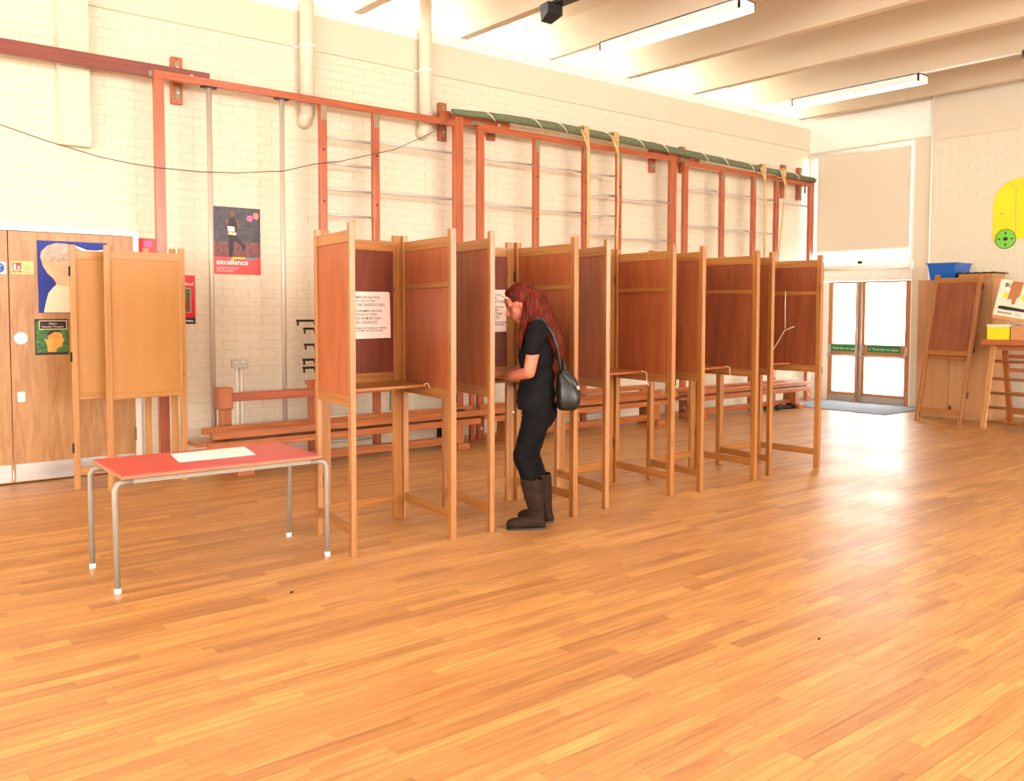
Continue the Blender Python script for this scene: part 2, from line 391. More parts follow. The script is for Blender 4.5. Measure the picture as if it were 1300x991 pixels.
# far wall with the glazed entrance
OY0, OY1, OZ = 6.70, 8.49, 4.06
wf = MB(); wf.box(WX+.005, WX+.35, -8, OY0, 0, CEIL).box(WX+.005, WX+.35, OY0, WY+.35, OZ, CEIL).box(WX+.005, WX+.35, OY1, WY+.35, 0, OZ)
wall_far = struct('wall_far', wf, 'plaster')
bricks(wall_far, 1.2, 6.43, 0, 4.0, lambda u, z, t: (WX+.005-t, u, z), [], 0, rb)
struct('fascia_board', MB().box(WX-.01, WX+.004, 1.0, 6.43, 4.03, BEAM), 'plaster', wall_far)
struct('fascia_board', MB().box(WX-.012, WX+.004, 6.47, WY, 4.10, BEAM), 'white', wall_far)
struct('pilaster', MB().box(WX-.015, WX+.004, 6.46, 6.70, 0, 4.10), 'plaster', wall_far)
struct('conduit', MB().tube([(WX-.03, 6.44, 0.02), (WX-.03, 6.44, BEAM+.3)], .014, 8), 'white', wall_far)
# the two walls behind the camera, with window openings that carry the daylight
wr = MB(); wr.box(-6.3, WX+.3, -8.3, -8, 0, 1.1).box(-6.3, WX+.3, -8.3, -8, 4.4, CEIL)
for a, b_ in ((-6.3, -3.6), (11.6, WX+.3)): wr.box(a, b_, -8.3, -8, 1.1, 4.4)
for x in (-.8, 2.2, 5.2, 8.4): wr.box(x-.12, x+.12, -8.3, -8, 1.1, 4.4)
struct('wall_right', wr, 'plaster')
wb = MB(); wb.box(-6.3, -6, -8, WY+.3, 0, 1.1).box(-6.3, -6, -8, WY+.3, 4.4, CEIL)
for a, b_ in ((-8, -5.6), (6.6, WY+.3)): wb.box(-6.3, -6, a, b_, 1.1, 4.4)
for y in (-3, 0, 3): wb.box(-6.3, -6, y-.12, y+.12, 1.1, 4.4)
struct('wall_back', wb, 'plaster')
ceiling = struct('ceiling', MB().box(-6.3, WX+.4, -8.3, WY+.45, CEIL, CEIL+.1), 'ceil')
BX = [4.855+1.39*i for i in range(-7, 7)]; BX = [x for x in BX if x > -6]
BX[-1] = 13.12 if BX[-1] > 12.5 else BX[-1]
for x in BX:
    bm_ = MB().box(x-.025, x+.025, -8, WY+.38, BEAM+.02, CEIL).box(x-.06, x+.06, -8, WY+.38, BEAM, BEAM+.022)
    struct('ceiling_beam', bm_, 'ceil', ceiling)
# clerestory window
wn = MB().box(-6, WX+.4, WY+.40, WY+.45, SILL, SILL+.03).box(-6, WX+.4, WY+.40, WY+.45, CEIL-.03, CEIL)
window_1 = struct('window_1', wn, 'white')
MX = [4.81+.692*i for i in range(-15, 13)]
for i, x in enumerate(MX):
    w_ = .028 if i % 2 else .012
    struct('mullion', MB().box(x-w_, x+w_, WY+.39, WY+.46, SILL+.03, CEIL-.03), 'white', window_1)
    if x < 13: struct('pane', MB().box(x+.03, x+.66, WY+.42, WY+.424, SILL+.03, CEIL-.03), 'glass', window_1)
# entrance: door frame, transom window, doors
fx0, fx1 = WX+.06, WX+.13
tr = MB().box(fx0, fx1, OY0, OY0+.05, 0, OZ).box(fx0, fx1, OY1-.04, OY1, 0, OZ).box(fx0, fx1, OY0, OY1, OZ-.05, OZ).box(fx0, fx1, OY0+.05, OY1-.04, 1.965, 2.24)
window_2 = struct('window_2', tr, 'white')
struct('mullion', MB().box(fx0, fx1, 7.56, 7.64, 2.24, OZ-.05), 'white', window_2)
struct('sill_rail', MB().box(fx0, fx1, OY0+.05, OY1-.04, 2.24, 2.285), 'white', window_2)
for a, b_ in ((OY0+.05, 7.56), (7.64, OY1-.04)): struct('pane', MB().box(fx0+.03, fx0+.034, a, b_, 2.285, OZ-.05), 'glass', window_2)
def far_door(n, y0, y1, handed):
    d = MB(); x0, x1 = WX+.065, WX+.11
    root = struct('door_%d' % n, MB().box(x0, x1, y0, y0+.075, 0.01, 1.96), 'doorwood')
    s = lambda nm_, mb, mt: struct(nm_, mb, mt, root)
    s('stile', MB().box(x0, x1, y1-.075, y1, .01, 1.96), 'doorwood')
    s('rail', MB().box(x0, x1, y0+.075, y1-.075, .745, .945), 'doorwood')
    s('rail', MB().box(x0, x1, y0+.075, y1-.075, 1.93, 1.96), 'doorwood')
    s('rail', MB().box(x0, x1, y0+.075, y1-.075, .01, .16), 'doorwood')
    s('pane', MB().box(x0+.02, x0+.024, y0+.075, y1-.075, .945, 1.93), 'glass')
    s('pane', MB().box(x0+.02, x0+.024, y0+.075, y1-.075, .16, .745), 'glass')
    s('kick_plate', MB().box(x0-.003, x0, y0+.07, y1-.02, .015, .11), 'alu')
    s('push_bar', MB().tube([(x0-.07, y0+.03, .76), (x0-.07, y1-.03, .76)], .014, 8), 'steel')
    for y in (y0+.04, y1-.04):
        s('bar_bracket', MB().box(x0-.022, x0, y-.018, y+.018, .80, .93).bar((x0-.01, y, .86), (x0-.07, y, .76), .022, .026), 'steel')
    yb = y1-.03 if handed else y0+.03
    s('vertical_bolt', MB().tube([(x0-.02, yb, .03), (x0-.02, yb, 1.94)], .011, 8), 'steel')
    c = (y0+y1)/2
    sg = s('push_sign', MB().box(x0-.006, x0, c-.27, c+.27, .825, .93), 'signgreen')
    fn = lambda u, v, t: (x0-.006-t, c-u, .855+v)
    tx = text_mb('✓ Push bar to open'.replace('✓ ', ''), .062, lambda u, v, t: fn(u+.03, v, t), width=.42)
    tk = MB().prism([(-.25, .022), (-.235, .005), (-.205, .045), (-.235, .02)], fn, 0, .0006)
    s('sign_lettering', join(tx, tk), 'whitepl').parent = sg
far_door(3, OY0+.06, 7.575, True); far_door(4, 7.585, OY1-.35, False)
struct('side_panel', MB().box(WX+.07, WX+.12, OY1-.35, OY1-.04, 0, 1.96), 'white', window_2)
struct('threshold', MB().box(WX-.0, WX+.16, OY0, OY1, 0, .012), 'alu', window_2)
# entrance blinds
bl = thing('roller_blind', (WX-.03, 7.6, 4.0), [
    ('blind_fabric', MB().box(WX+.012, WX+.015, OY0+.07, 8.36, 2.46, 4.0), 'blind'),
    ('bottom_bar', MB().box(WX+.005, WX+.022, OY0+.07, 8.36, 2.44, 2.465), 'white'),
    ('roller_tube', MB().tube([(WX-.03, OY0+.0, 4.035), (WX-.03, 8.48, 4.035)], .042, 14), 'white'),
    ('side_channel', MB().box(WX-.012, WX+.03, OY0+.0, OY0+.045, 2.28, 4.02), 'white')],
    label='tall cream roller blind over the window above the glazed entrance', cat='blind')
thing('roller_blind', (WX-.03, 7.6, 2.18), [
    ('roller_tube', MB().tube([(WX-.03, OY0+.02, 2.185), (WX-.03, 8.46, 2.185)], .045, 14), 'white'),
    ('side_bracket', MB().box(WX-.08, WX+.02, OY0-.01, OY0+.02, 2.12, 2.25), 'white')],
    label='rolled-up white blind in its housing just above the glazed doors', cat='blind')
struct('ground', MB().box(WX+.4, 60, -30, 60, -.12, -.06), 'concrete')
tag(MB().box(12.15, WX-.02, 6.42, 8.25, .0, .012).build('door_mat', 'mat', bevel=.003), 'grey rectangular mat on the floor inside the glazed doors', 'mat')

# ---- left double door
struct('door_backing', MB().box(-.2, 3.2, 9.2, 9.3, 0, 3.0).box(-.25, -.2, WY+.35, 9.3, 0, 3).box(3.2, 3.25, WY+.35, 9.3, 0, 3).box(-.2, 3.2, WY+.35, 9.3, 2.95, 3.0), 'subfloor')  # added dark box behind the doors, keeps outside light out of their gaps
dj = MB().box(DX1-.045, DX1, WY-.012, WY+.1, 0, DZ).box(DX0, DX0+.045, WY-.012, WY+.1, 0, DZ).box(DX0+.045, DX1-.045, WY-.012, WY+.1, DZ-.045, DZ)
trim_1 = struct('trim_1', dj, 'white')
def left_door(n, x0, x1):
    y0 = WY+.012
    r = struct('door_%d' % n, MB().box(x0, x1, y0, y0+.045, .012, DZ-.048, 2), 'doorply')
    struct('kick_plate', MB().box(x0+.015, x1-.012, y0-.003, y0, .02, .168), 'alu', r)
    return r, y0
d1, y0 = left_door(1, .548, 1.498); d2, y0 = left_door(2, 1.506, 2.508)
fnd = lambda u, v, t: (u, y0-t, v)
struct('push_plate', MB().prism(circ(1.582, 1.243, .052), fnd, 0, .006), 'alu', d2)
struct('lock_plate', MB().box(1.545, 1.605, y0-.006, y0, .70, .785), 'alu', d2)
struct('lock_knob', MB().tube([(1.575, y0-.006, .745), (1.575, y0-.022, .745)], .014, 12), 'steel', d2)
for z in (.35, 1.1, 1.9): struct('hinge', MB().tube([(2.512, y0-.006, z-.06), (2.512, y0-.006, z+.06)], .008, 8), 'hingeblack', d2)
# ---- services on the left wall
pc = MB().box(1.905, 2.150, WY-.10, WY+.004, 2.90, CEIL)
tag(pc.build('boxed_duct', 'plaster', wall_left, bevel=.004))
def round_duct(x, zb):
    q = MB().tube([(x, WY-.10, zb+.0), (x, WY-.10, CEIL)], .073, 18)
    a = [(x, WY-.10, zb+.06), (x, WY-.09, zb-.0), (x, WY-.05, zb-.05), (x, WY+.003, zb-.06)]
    q = join(q, MB().tube(a, .073, 18))
    o = q.build('round_duct', 'plaster', wall_left)
    c = MB().tube([(x, WY-.10, 4.13), (x, WY-.10, 4.155)], .079, 18).bar((x-.11, WY-.02, 4.14), (x+.11, WY-.02, 4.14), .02, .02).build('duct_clamp', 'white', o)
round_duct(4.205, 3.46); round_duct(5.64, 3.52)
sk = thing('power_socket', (3.485, WY-.003, .96), [
    ('socket_plate', MB().box(3.41, 3.56, WY-.04, WY-.001, .915, 1.0), 'steel', {'bevel': .004}),
    ('switch', MB().box(3.44, 3.46, WY-.046, WY-.04, .965, .985), 'whitepl'), ('switch', MB().box(3.51, 3.53, WY-.046, WY-.04, .965, .985), 'whitepl'),
    ('conduit', MB().tube([(3.465, WY-.016, .915), (3.465, WY-.016, .02)], .011, 8), 'white'),
    ('conduit', MB().tube([(3.51, WY-.016, .915), (3.51, WY-.016, .02)], .011, 8), 'white')],
    label='metal double power socket with two white conduits below the poster', cat='socket')
# black cable slung across
cp = [(.5, WY-.18, 3.15), (1.0, 8.25, 3.06), (1.406, 8.18, 2.964), (1.745, 8.18, 2.874), (2.137, 8.17, 2.789), (2.4, 8.16, 2.755), (2.626, 8.15, 2.742), (3.0, 8.15, 2.742), (3.345, 8.15, 2.765), (3.818, 8.15, 2.829), (4.153, 8.15, 2.932), (4.415, 8.14, 2.982), (5.065, 8.14, 3.174), (5.515, 8.14, 3.395), (5.84, 8.13, 3.63)]
tag(MB().tube(cp, .0045, 5).build('cable', 'cable'), 'thin dark cable sagging from the left edge to the climbing frame top', 'cable')

# ================================================================== ceiling lights
def batten(x, ya, yb, label, grp='long fluorescent battens under the ceiling beams'):
    z = 4.50
    body = MB().box(x-.13, x-.115, ya, yb, z, z+.10).box(x+.115, x+.13, ya, yb, z, z+.10).box(x-.13, x+.13, ya, yb, z+.088, z+.10).box(x-.13, x+.13, ya, ya+.02, z, z+.10).box(x-.13, x+.13, yb-.02, yb, z, z+.10)
    fins = MB(); n = int((yb-ya)/.09)
    for i in range(1, n): fins.box(x-.115, x+.115, ya+i*.09-.002, ya+i*.09+.002, z+.004, z+.035)
    parts = [('housing', body, 'whitepl'), ('louvre', fins, 'whitepl', {'kind': 'stuff'})]
    for dx in (-.055, .055): parts.append(('tube', MB().tube([(x+dx, ya+.04, z+.058), (x+dx, yb-.04, z+.058)], .014, 10), 'tube'))
    parts.append(('mounting_channel', MB().box(x-.03, x+.03, ya+.1, yb-.1, z+.10, BEAM), 'whitepl'))
    return thing('ceiling_light', (x, (ya+yb)/2, z), parts, label=label, cat='ceiling light', group=grp)
batten(7.60, 5.56, 7.52, 'long white fluorescent light under the ceiling near the top centre')
batten(11.76, 5.80, 7.70, 'long white fluorescent light nearest the far right corner of the hall')
batten(11.70, 2.60, 4.52, 'fluorescent light whose end just shows at the right edge of the photo')
for x in (7.635, 11.765):
    struct('cable_tray', MB().box(x-.012, x+.012, -8, WY+.3, BEAM-.022, BEAM), 'white', ceiling)
# small black loudspeaker high up
thing('loudspeaker', (6.20, 6.95, 4.6), [
    ('cabinet', MB().hexa([(6.10, 6.88, 4.50), (6.30, 6.88, 4.50), (6.27, 7.02, 4.44), (6.13, 7.02, 4.44), (6.10, 6.88, 4.61), (6.30, 6.88, 4.61), (6.27, 7.04, 4.61), (6.13, 7.04, 4.61)]), 'black'),
    ('bracket', MB().box(6.18, 6.32, 6.2, 6.98, 4.60, 4.63), 'hingeblack')],
    label='small black loudspeaker bracketed to a ceiling beam above the clerestory', cat='loudspeaker')

# ================================================================== climbing frames
FY = 8.2
def vpost(x, z1, w=.085, d=.06, z0=0.0): return MB().box(x-w/2, x+w/2, FY-d/2, FY+d/2, z0, z1, 2)
def climbing_frame(xl, xr, posts, bays, ztop, label, polesx=(), steel_caps=True):
    """posts: inner post x; bays: (xa, xb, [heights])"""
    parts = [('top_rail', MB().box(xl-.04, xr+.04, FY-.028, FY+.028, ztop-.07, ztop, 0), 'frame', {'bevel': .004})]
    for x, w in [(xl, .085), (xr, .12)]:
        parts.append(('post', vpost(x, ztop-.07 if x == xl else ztop+.07, w), 'frame', {'bevel': .004, 'sub': [('foot_bolt', MB().tube([(x, FY-.035, .12), (x, FY-.03, .12)], .02, 8), 'steel')]}))
    for x in posts:
        parts.append(('post', vpost(x, ztop-.07, .075), 'frame', {'bevel': .004, 'sub': [
            ('steel_plate', MB().box(x-.028, x+.028, FY-.034, FY-.030, ztop-.22, ztop-.075), 'plate'),
            ('peg_hole', MB().tube([(x, FY-.032, 3.09), (x, FY-.0305, 3.09)], .013, 8), 'black'), ('peg_hole', MB().tube([(x, FY-.032, 2.58), (x, FY-.0305, 2.58)], .013, 8), 'black')]}))
    for xa, xb, hs in bays:
        for h in hs: parts.append(('rung', MB().tube([(xa+.03, FY, h), (xb-.03, FY, h)], .014, 10), 'steel'))
    for x in polesx:
        parts.append(('pole', MB().tube([(x, FY, .0), (x, FY, ztop-.07)], .024, 12), 'galv', {'sub': [('pole_flange', MB().box(x-.07, x+.07, FY-.03, FY+.03, ztop-.082, ztop-.07), 'hingeblack')]}))
    return thing('wall_bars', ((xl+xr)/2, FY, 0), parts, label=label, cat='wall bars', group='folding climbing frames along the left wall')
fine = [3.222-.257*i for i in range(13)]; coarse = [3.222-.514*i for i in range(6)]
climbing_frame(2.66, 5.93, [4.262, 4.870], [(4.262, 4.870, fine), (4.870, 5.93, [3.235-.514*i for i in range(6)])], 3.60, 'red wooden climbing frame with two steel poles, leftmost on the wall', (3.115, 3.828))
climbing_frame(6.245, 9.57, [7.086, 7.90, 8.51], [(6.245, 7.086, coarse), (7.086, 7.90, coarse), (7.90, 8.51, fine), (8.51, 9.57, [2.958-.514*i for i in range(5)])], 3.60, 'red wooden climbing frame in the middle, behind the booths')
climbing_frame(9.84, 12.97, [10.665, 11.427, 12.015], [(9.84, 10.665, [h-.02 for h in coarse]), (10.665, 11.427, [h-.03 for h in coarse]), (11.427, 12.015, [h-.04 for h in coarse]), (12.015, 12.97, [3.165])], 3.565, 'red wooden climbing frame farthest right, beside the glazed entrance')
def wall_bracket(x, z0, z1, y=WY, label=''):
    return thing('wall_bracket', (x, y, (z0+z1)/2), [
        ('backing_block', MB().box(x-.05, x+.05, y-.055, y-.001, z0, z1, 2), 'frame', {'bevel': .004}),
        ('bolt_plate', MB().box(x-.022, x+.022, y-.062, y-.055, z1-.16, z1-.04), 'plate'), ('bolt_plate', MB().box(x-.022, x+.022, y-.062, y-.055, z0+.04, z0+.16), 'plate'),
        ('bolt', MB().tube([(x, y-.075, z1-.1), (x, y-.06, z1-.1)], .012, 8), 'steel'), ('bolt', MB().tube([(x, y-.075, z0+.1), (x, y-.06, z0+.1)], .012, 8), 'steel')],
        label=label, cat='bracket', group='wooden wall brackets of the climbing frames')
for x, a, b_, lb in ((2.915, 3.39, 3.82, 'wooden wall bracket with bolts above the leftmost climbing frame corner'), (5.91, 3.41, 3.84, 'wooden wall bracket left of the gap between first and middle climbing frames'),
                     (6.62, 3.50, 3.83, 'wooden wall bracket behind the left end of the middle climbing frame'), (9.46, 3.40, 3.82, 'wooden wall bracket left of the middle climbing frame right post'),
                     (10.10, 3.45, 3.83, 'wooden wall bracket just right of the middle climbing frame'), (12.60, 3.30, 3.83, 'left one of the two wooden wall brackets nearest the entrance'), (13.05, 3.30, 3.83, 'right one of the two wooden wall brackets nearest the entrance')):
    wall_bracket(x, a, b_, label=lb)
def hinge_board(x0, x1, z0, z1, y, label, hx):
    parts = [('board', MB().box(x0, x1, y-.025, y+.025, z0, z1, 0), 'frame2' if x1-x0 > 2 else 'frame', {'bevel': .004}),
        ('hinge', MB().box(hx-.09, hx+.09, y-.034, y-.026, z1-.115, z1-.065).box(hx-.012, hx+.012, y-.045, y-.026, z0-.12, z1-.06), 'plate'),
        ('bolt', MB().tube([(x1-.17, y-.035, (z0+z1)/2), (x1-.17, y-.02, (z0+z1)/2)], .018, 10), 'steel')]
    return thing('hinge_board', ((x0+x1)/2, y, z0), parts, label=label, cat='board')
hinge_board(.3, 3.14, 3.545, 3.665, 8.26, 'long dark red beam running in from the left edge', 2.68)
hinge_board(5.75, 6.75, 3.58, 3.71, 8.30, 'short red board joining the first and middle climbing frames', 6.27)
hinge_board(9.35, 10.25, 3.56, 3.69, 8.30, 'short red board joining the middle and right climbing frames', 9.9)
hinge_board(12.5, 13.2, 3.5, 3.63, 8.30, 'short red board at the right end of the climbing frames', 12.9)
# rolled green canvas pole on top with its cord
gp = [(5.80, 8.12, 3.672), (6.6, 8.12, 3.70), (7.4, 8.12, 3.705), (8.3, 8.12, 3.69), (9.4, 8.12, 3.665), (10.6, 8.12, 3.635), (11.8, 8.12, 3.605), (12.95, 8.12, 3.575)]
cordm = MB()
def gpt(x):
    for i in range(len(gp)-1):
        if gp[i][0] <= x <= gp[i+1][0]:
            t = (x-gp[i][0])/(gp[i+1][0]-gp[i][0]); return Vector(gp[i]).lerp(Vector(gp[i+1]), t)
    return Vector(gp[-1])
for k in range(11):
    xc = 6.15+k*.62+.12*math.sin(k*2.3); pts = []
    for j in range(9):
        a = PI*.95*j/8 - .2; c = gpt(xc+j*.03); pts.append((c.x, c.y-.054*math.sin(a), c.z+.054*math.cos(a)))
    cordm.tube(pts, .006, 5)
thing('rolled_canvas', (9.4, 8.12, 3.6), [('canvas_roll', MB().tube(gp, [.03, .045, .05, .048, .046, .044, .042, .04], 12), 'green'), ('binding_cord', cordm, 'cord', {'kind': 'stuff'})],
      label='long rolled green canvas lying along the climbing frame tops', cat='canvas')
def rope(x, zb, thick, sway, label):
    c = gpt(x); p = [(x, 8.06, c.z+.02), (x+.02, 8.055, c.z-.2), (x+.03+sway*.3, 8.06, 2.9), (x+.02+sway, 8.07, zb)]
    knot = MB()
    for q in range(3):
        pts = [(c.x-.03+.06*q/2+.02*math.sin(a_*3), c.y-.066*math.sin(a_), c.z+.066*math.cos(a_)) for a_ in [2*PI*j/12 for j in range(13)]]
        knot.tube(pts, .014, 6)
    knot.tube([(x-.10, 8.06, c.z+.01), (x-.02, 8.045, c.z-.14), (x+.02, 8.05, c.z-.24)], .014, 7)
    return thing('climbing_rope', (x, 8.06, c.z), [('rope_length', MB().tube(p, [thick]*4, 8), 'rope'), ('knot', knot, 'rope')], label=label, cat='rope', group='ropes hanging from the rolled canvas')
rope(7.80, 1.7, .020, .02, 'thick tan rope hanging by the middle frame, leftmost of four')
rope(8.33, 1.7, .014, .0, 'tan rope with black whipping, second from the left')
rope(11.50, 1.7, .017, .03, 'thick tan rope hanging on the right frame, third from left')
rope(12.02, 1.7, .012, -.22, 'slim tan rope swaying aside, nearest the glazed entrance')

# ================================================================== benches along the wall
def bench(x0, x1, y, label, z=.0):
    """gym bench: seat channel (two side rails, recessed board), lower board, legs with feet, floor beam"""
    P = []
    ry0, ry1 = y-.13, y+.13
    P.append(('side_rail', MB().box(x0, x1, ry0-.02, ry0+.02, z+.345, z+.405, 0), 'bench', {'bevel': .004}))
    P.append(('side_rail', MB().box(x0, x1, ry1-.02, ry1+.02, z+.365, z+.425, 0), 'bench', {'bevel': .004}))
    P.append(('channel_board', MB().box(x0+.06, x1-.03, ry0+.02, ry1-.02, z+.345, z+.36, 0), 'bench'))
    P.append(('lower_rail', MB().box(x0-.06, x1-.12, ry0-.06, ry0-.02, z+.262, z+.325, 0), 'bench', {'bevel': .004}))
    P.append(('seat_board', MB().box(x0-.14, x1-.12, ry0-.02, ry1+.04, z+.295, z+.322, 0), 'bench'))
    for lx in (x0+.28, x1-.35):
        P.append(('leg', MB().hexa([(lx-.05, y-.12, 0), (lx+.05, y-.12, 0), (lx+.05, y+.12, 0), (lx-.05, y+.12, 0), (lx-.05, y-.10, z+.295), (lx+.05, y-.10, z+.295), (lx+.05, y+.10, z+.295), (lx-.05, y+.10, z+.295)], 2), 'bench', {'sub': [
            ('foot', MB().box(lx-.075, lx+.075, y-.20, y-.121, 0, .07, 1), 'bench', {'bevel': .008}), ('foot', MB().box(lx-.075, lx+.075, y+.121, y+.19, 0, .07, 1), 'bench', {'bevel': .008})]}))
    P.append(('floor_beam', MB().box(x0+.35, x1-.42, y-.02, y+.02, .05, .13, 0), 'bench'))
    return thing('gym_bench', ((x0+x1)/2, y, 0), P, label=label, cat='bench', group='low gym benches along the left wall')
bench(2.91, 5.95, 7.82, 'low wooden gym bench along the wall behind the red table')
bench(6.08, 9.15, 7.86, 'low wooden gym bench behind the middle booths')
bench(9.38, 12.35, 7.86, 'low wooden gym bench nearest the glazed entrance')
def stool_beam(x0, x1, y, ztop, label, ends=True):
    P = [('beam', MB().box(x0, x1, y-.045, y+.045, ztop-.075, ztop, 0), 'frame', {'bevel': .005})]
    for lx, s in ((x0-.045, 1), (x1+.045, -1)):
        P.append(('end_post', MB().box(lx-.045, lx+.045, y-.05, y+.05, .425, ztop-.02, 2).box(lx-.075, lx+.055, y-.07, y+.07, ztop-.14, ztop+.06, 2), 'bench', {'bevel': .008}))
        P.append(('end_foot', MB().box(lx-.05, lx+.05, y-.04, y+.04, .0, .43, 2), 'bench'))
    return thing('balance_beam', ((x0+x1)/2, y, 0), P, label=label, cat='balance beam')
stool_beam(3.20, 5.7, 8.03, .715, 'red balance beam on end posts standing behind the low bench')
tag(MB().box(4.02, 6.15, 8.115, 8.155, .745, .79, 0).box(4.05, 4.11, 8.115, 8.155, 0, .745, 2).box(6.05, 6.11, 8.115, 8.155, 0, .745, 2).build('balance_beam', 'frame', bevel=.003), 'narrow red beam just higher than and behind the balance beam', 'balance beam')
tag(MB().box(7.0, 9.0, 8.01, 8.07, .44, .50, 0).box(7.1, 7.18, 8.01, 8.07, 0, .44).box(8.8, 8.88, 8.01, 8.07, 0, .44).build('balance_beam', 'bench', bevel=.003), 'low beam between the middle bench and the wall', 'balance beam')
# coat hooks / clamps on a wall strip (dark iron) next to the first booth
hk = MB(); hooks = []
for i, (z, l) in enumerate(((1.38, .16), (1.30, .08), (1.14, .07), (.99, .09), (.91, .09))):
    x = 4.20
    hooks.append(('clamp', MB().bar((x, 8.20, z), (x-.10-l*.9, 8.18, z), .03, .022).bar((x-.09-l*.9, 8.18, z+.012), (x-.09-l*.9, 8.18, z-.05), .014, .014).bar((x-.06, 8.16, z-.0), (x-.05, 8.16, z-.04), .03, .03), 'hingeblack'))
hooks.append(('mounting_strip', MB().box(4.165, 4.215, 8.18, 8.22, .85, 1.44), 'hingeblack'))
thing('clamp_set', (4.2, 8.18, .9), hooks, label='row of black iron clamps on the climbing frame beside the first booth', cat='clamp')
# small clutter on the benches
def shoe_heap():
    rr = random.Random(2)
    spots = [((11.30, 7.88, .055), 'black'), ((11.52, 7.84, .05), 'boot'), ((11.74, 7.88, .05), 'black'), ((11.95, 7.85, .05), 'boot')]
    for i, (c, mt) in enumerate(spots):
        c = Vector((c[0], c[1]-.07, 0)); pr = []
        L_ = .25; ang = rr.uniform(-.5, .5); ux = Vector((math.cos(ang), math.sin(ang), 0)); uy = Vector((-math.sin(ang), math.cos(ang), 0))
        mb = MB(); n = 12; prof = [(0, .02, .05), (.02, .036, .085), (.08, .036, .07), (.13, .04, .055), (.2, .045, .045), (.25, .02, .02)]
        for (t, w, h) in prof:
            for k in range(n):
                a = 2*PI*k/n; p = c + ux*(t-.12) + uy*w*math.cos(a) + Vector((0, 0, max(0, h/2+h/2*math.sin(a)))); mb.v.append(tuple(p))
        for q in range(len(prof)-1):
            for k in range(n): mb.face([q*n+k, q*n+(k+1) % n, (q+1)*n+(k+1) % n, (q+1)*n+k], None, True)
        mb.face(list(range(n))[::-1]); mb.face([(len(prof)-1)*n+k for k in range(n)])
        tag(mb.build('plimsoll', mt), ['black shoe on the floor under the right bench, leftmost', 'brown shoe under the right bench, second from left', 'black shoe under the right bench, third from left', 'brown shoe under the right bench, nearest the entrance'][i], 'shoe', 'shoes under the right bench')
shoe_heap()
tag(MB().box(5.50, 5.86, 7.76, 7.90, .362, .385).box(5.58, 5.74, 7.78, 7.88, .385, .41).build('folded_cloth', 'black', bevel=.006), 'dark folded cloth lying on the left bench', 'cloth')
tag(MB().tube([(5.62, 8.09, .02), (5.60, 8.08, .18), (5.63, 8.07, .30), (5.61, 8.06, .40)], [.05, .035, .03, .02], 8).build('hanging_strap', 'hingeblack'), 'dark strap bundle hanging behind the left bench end', 'strap')
tag(MB().tube([(4.985, 8.11, .425), (4.985, 8.11, .70)], .010, 8).build('dark_rod', 'green'), 'thin dark green rod standing between beam and bench', 'rod')

# ================================================================== polling booths
PW = .045
def xy(p, z): return Vector((p[0], p[1], z))
def screen(P, p0, p1, panel, wood_='pine', prail=(.909, .972), mid=False, side=1, lean=None, ztop=2.015, pw=.045, pt=.036):
    """one framed screen between two plan points; returns parts"""
    p0, p1 = Vector(p0), Vector(p1); d = (p1-p0).normalized(); n = Vector((-d.y, d.x))
    T = lean or (lambda v: v)
    def hx(a0, a1, b0, b1, z0, z1, k):
        L_ = (p1-p0).length; pts = []
        for z in (z0, z1):
            for a, b_ in ((a0, b0), (a1, b0), (a1, b1), (a0, b1)):
                q = p0 + d*a + n*b_; pts.append(T(Vector((q.x, q.y, z))))
        return MB().hexa(pts, k)
    L_ = (p1-p0).length; h = pw/2; g = pt/2
    P.append(('post', hx(-h, h, -g, g, 0, ztop, 2), wood_, {'bevel': .003}))
    P.append(('post', hx(L_-h, L_+h, -g, g, 0, ztop, 2), wood_, {'bevel': .003}))
    P.append(('top_rail', hx(h, L_-h, -.012, .012, ztop-.115, ztop-.045, 0), wood_, {'bevel': .002}))
    P.append(('panel_rail', hx(h, L_-h, -.012, .012, prail[0], prail[1], 0), wood_, {'bevel': .002}))
    P.append(('stretcher', hx(h, L_-h, -.010, .010, .125, .185, 0), wood_, {'bevel': .002}))
    P.append(('panel', hx(h, L_-h, -.004, .004, prail[1], ztop-.115, 2), panel))
    if mid: P.append(('batten', hx(h, L_-h, min(0, side*.004), max(0, side*.004), 1.640, 1.674, 0) if False else hx(h, L_-h, -.012, .012, 1.640, 1.674, 0), wood_, {'bevel': .002}))
    return d, n
units = [
 dict(lf=(2.645, 4.74), lb=(2.735, 5.345), bl=(2.795, 5.375), br=(3.390, 5.425), rb=(3.446, 5.415), rf=(3.352, 4.70)),
 dict(lf=(3.665, 4.69), lb=(3.79, 5.40), bl=(3.85, 5.44), br=(4.395, 5.39), rb=(4.452, 5.365), rf=(4.41, 4.675)),
 dict(lf=(4.765, 4.70), lb=(4.93, 5.42), bl=(4.99, 5.44), br=(5.540, 5.42), rb=(5.597, 5.40), rf=(5.515, 4.71)),
 dict(lf=(5.815, 4.65), lb=(5.905, 5.28), bl=(5.965, 5.33), br=(6.572, 5.36), rb=(6.63, 5.345), rf=(6.60, 4.69)),
 dict(lf=(6.885, 4.73), lb=(6.985, 5.36), bl=(7.04, 5.40), br=(7.490, 5.33), rb=(7.547, 5.305), rf=(7.585, 4.68))]
labels = ['tall wooden polling booth nearest the red table, with a notice inside', 'wooden polling booth where the red-haired woman stands writing',
          'wooden polling booth just right of the red-haired woman, middle of the row', 'wooden polling booth with a dark red-brown side, second from the entrance end', 'wooden polling booth at the far right end, string hanging inside']
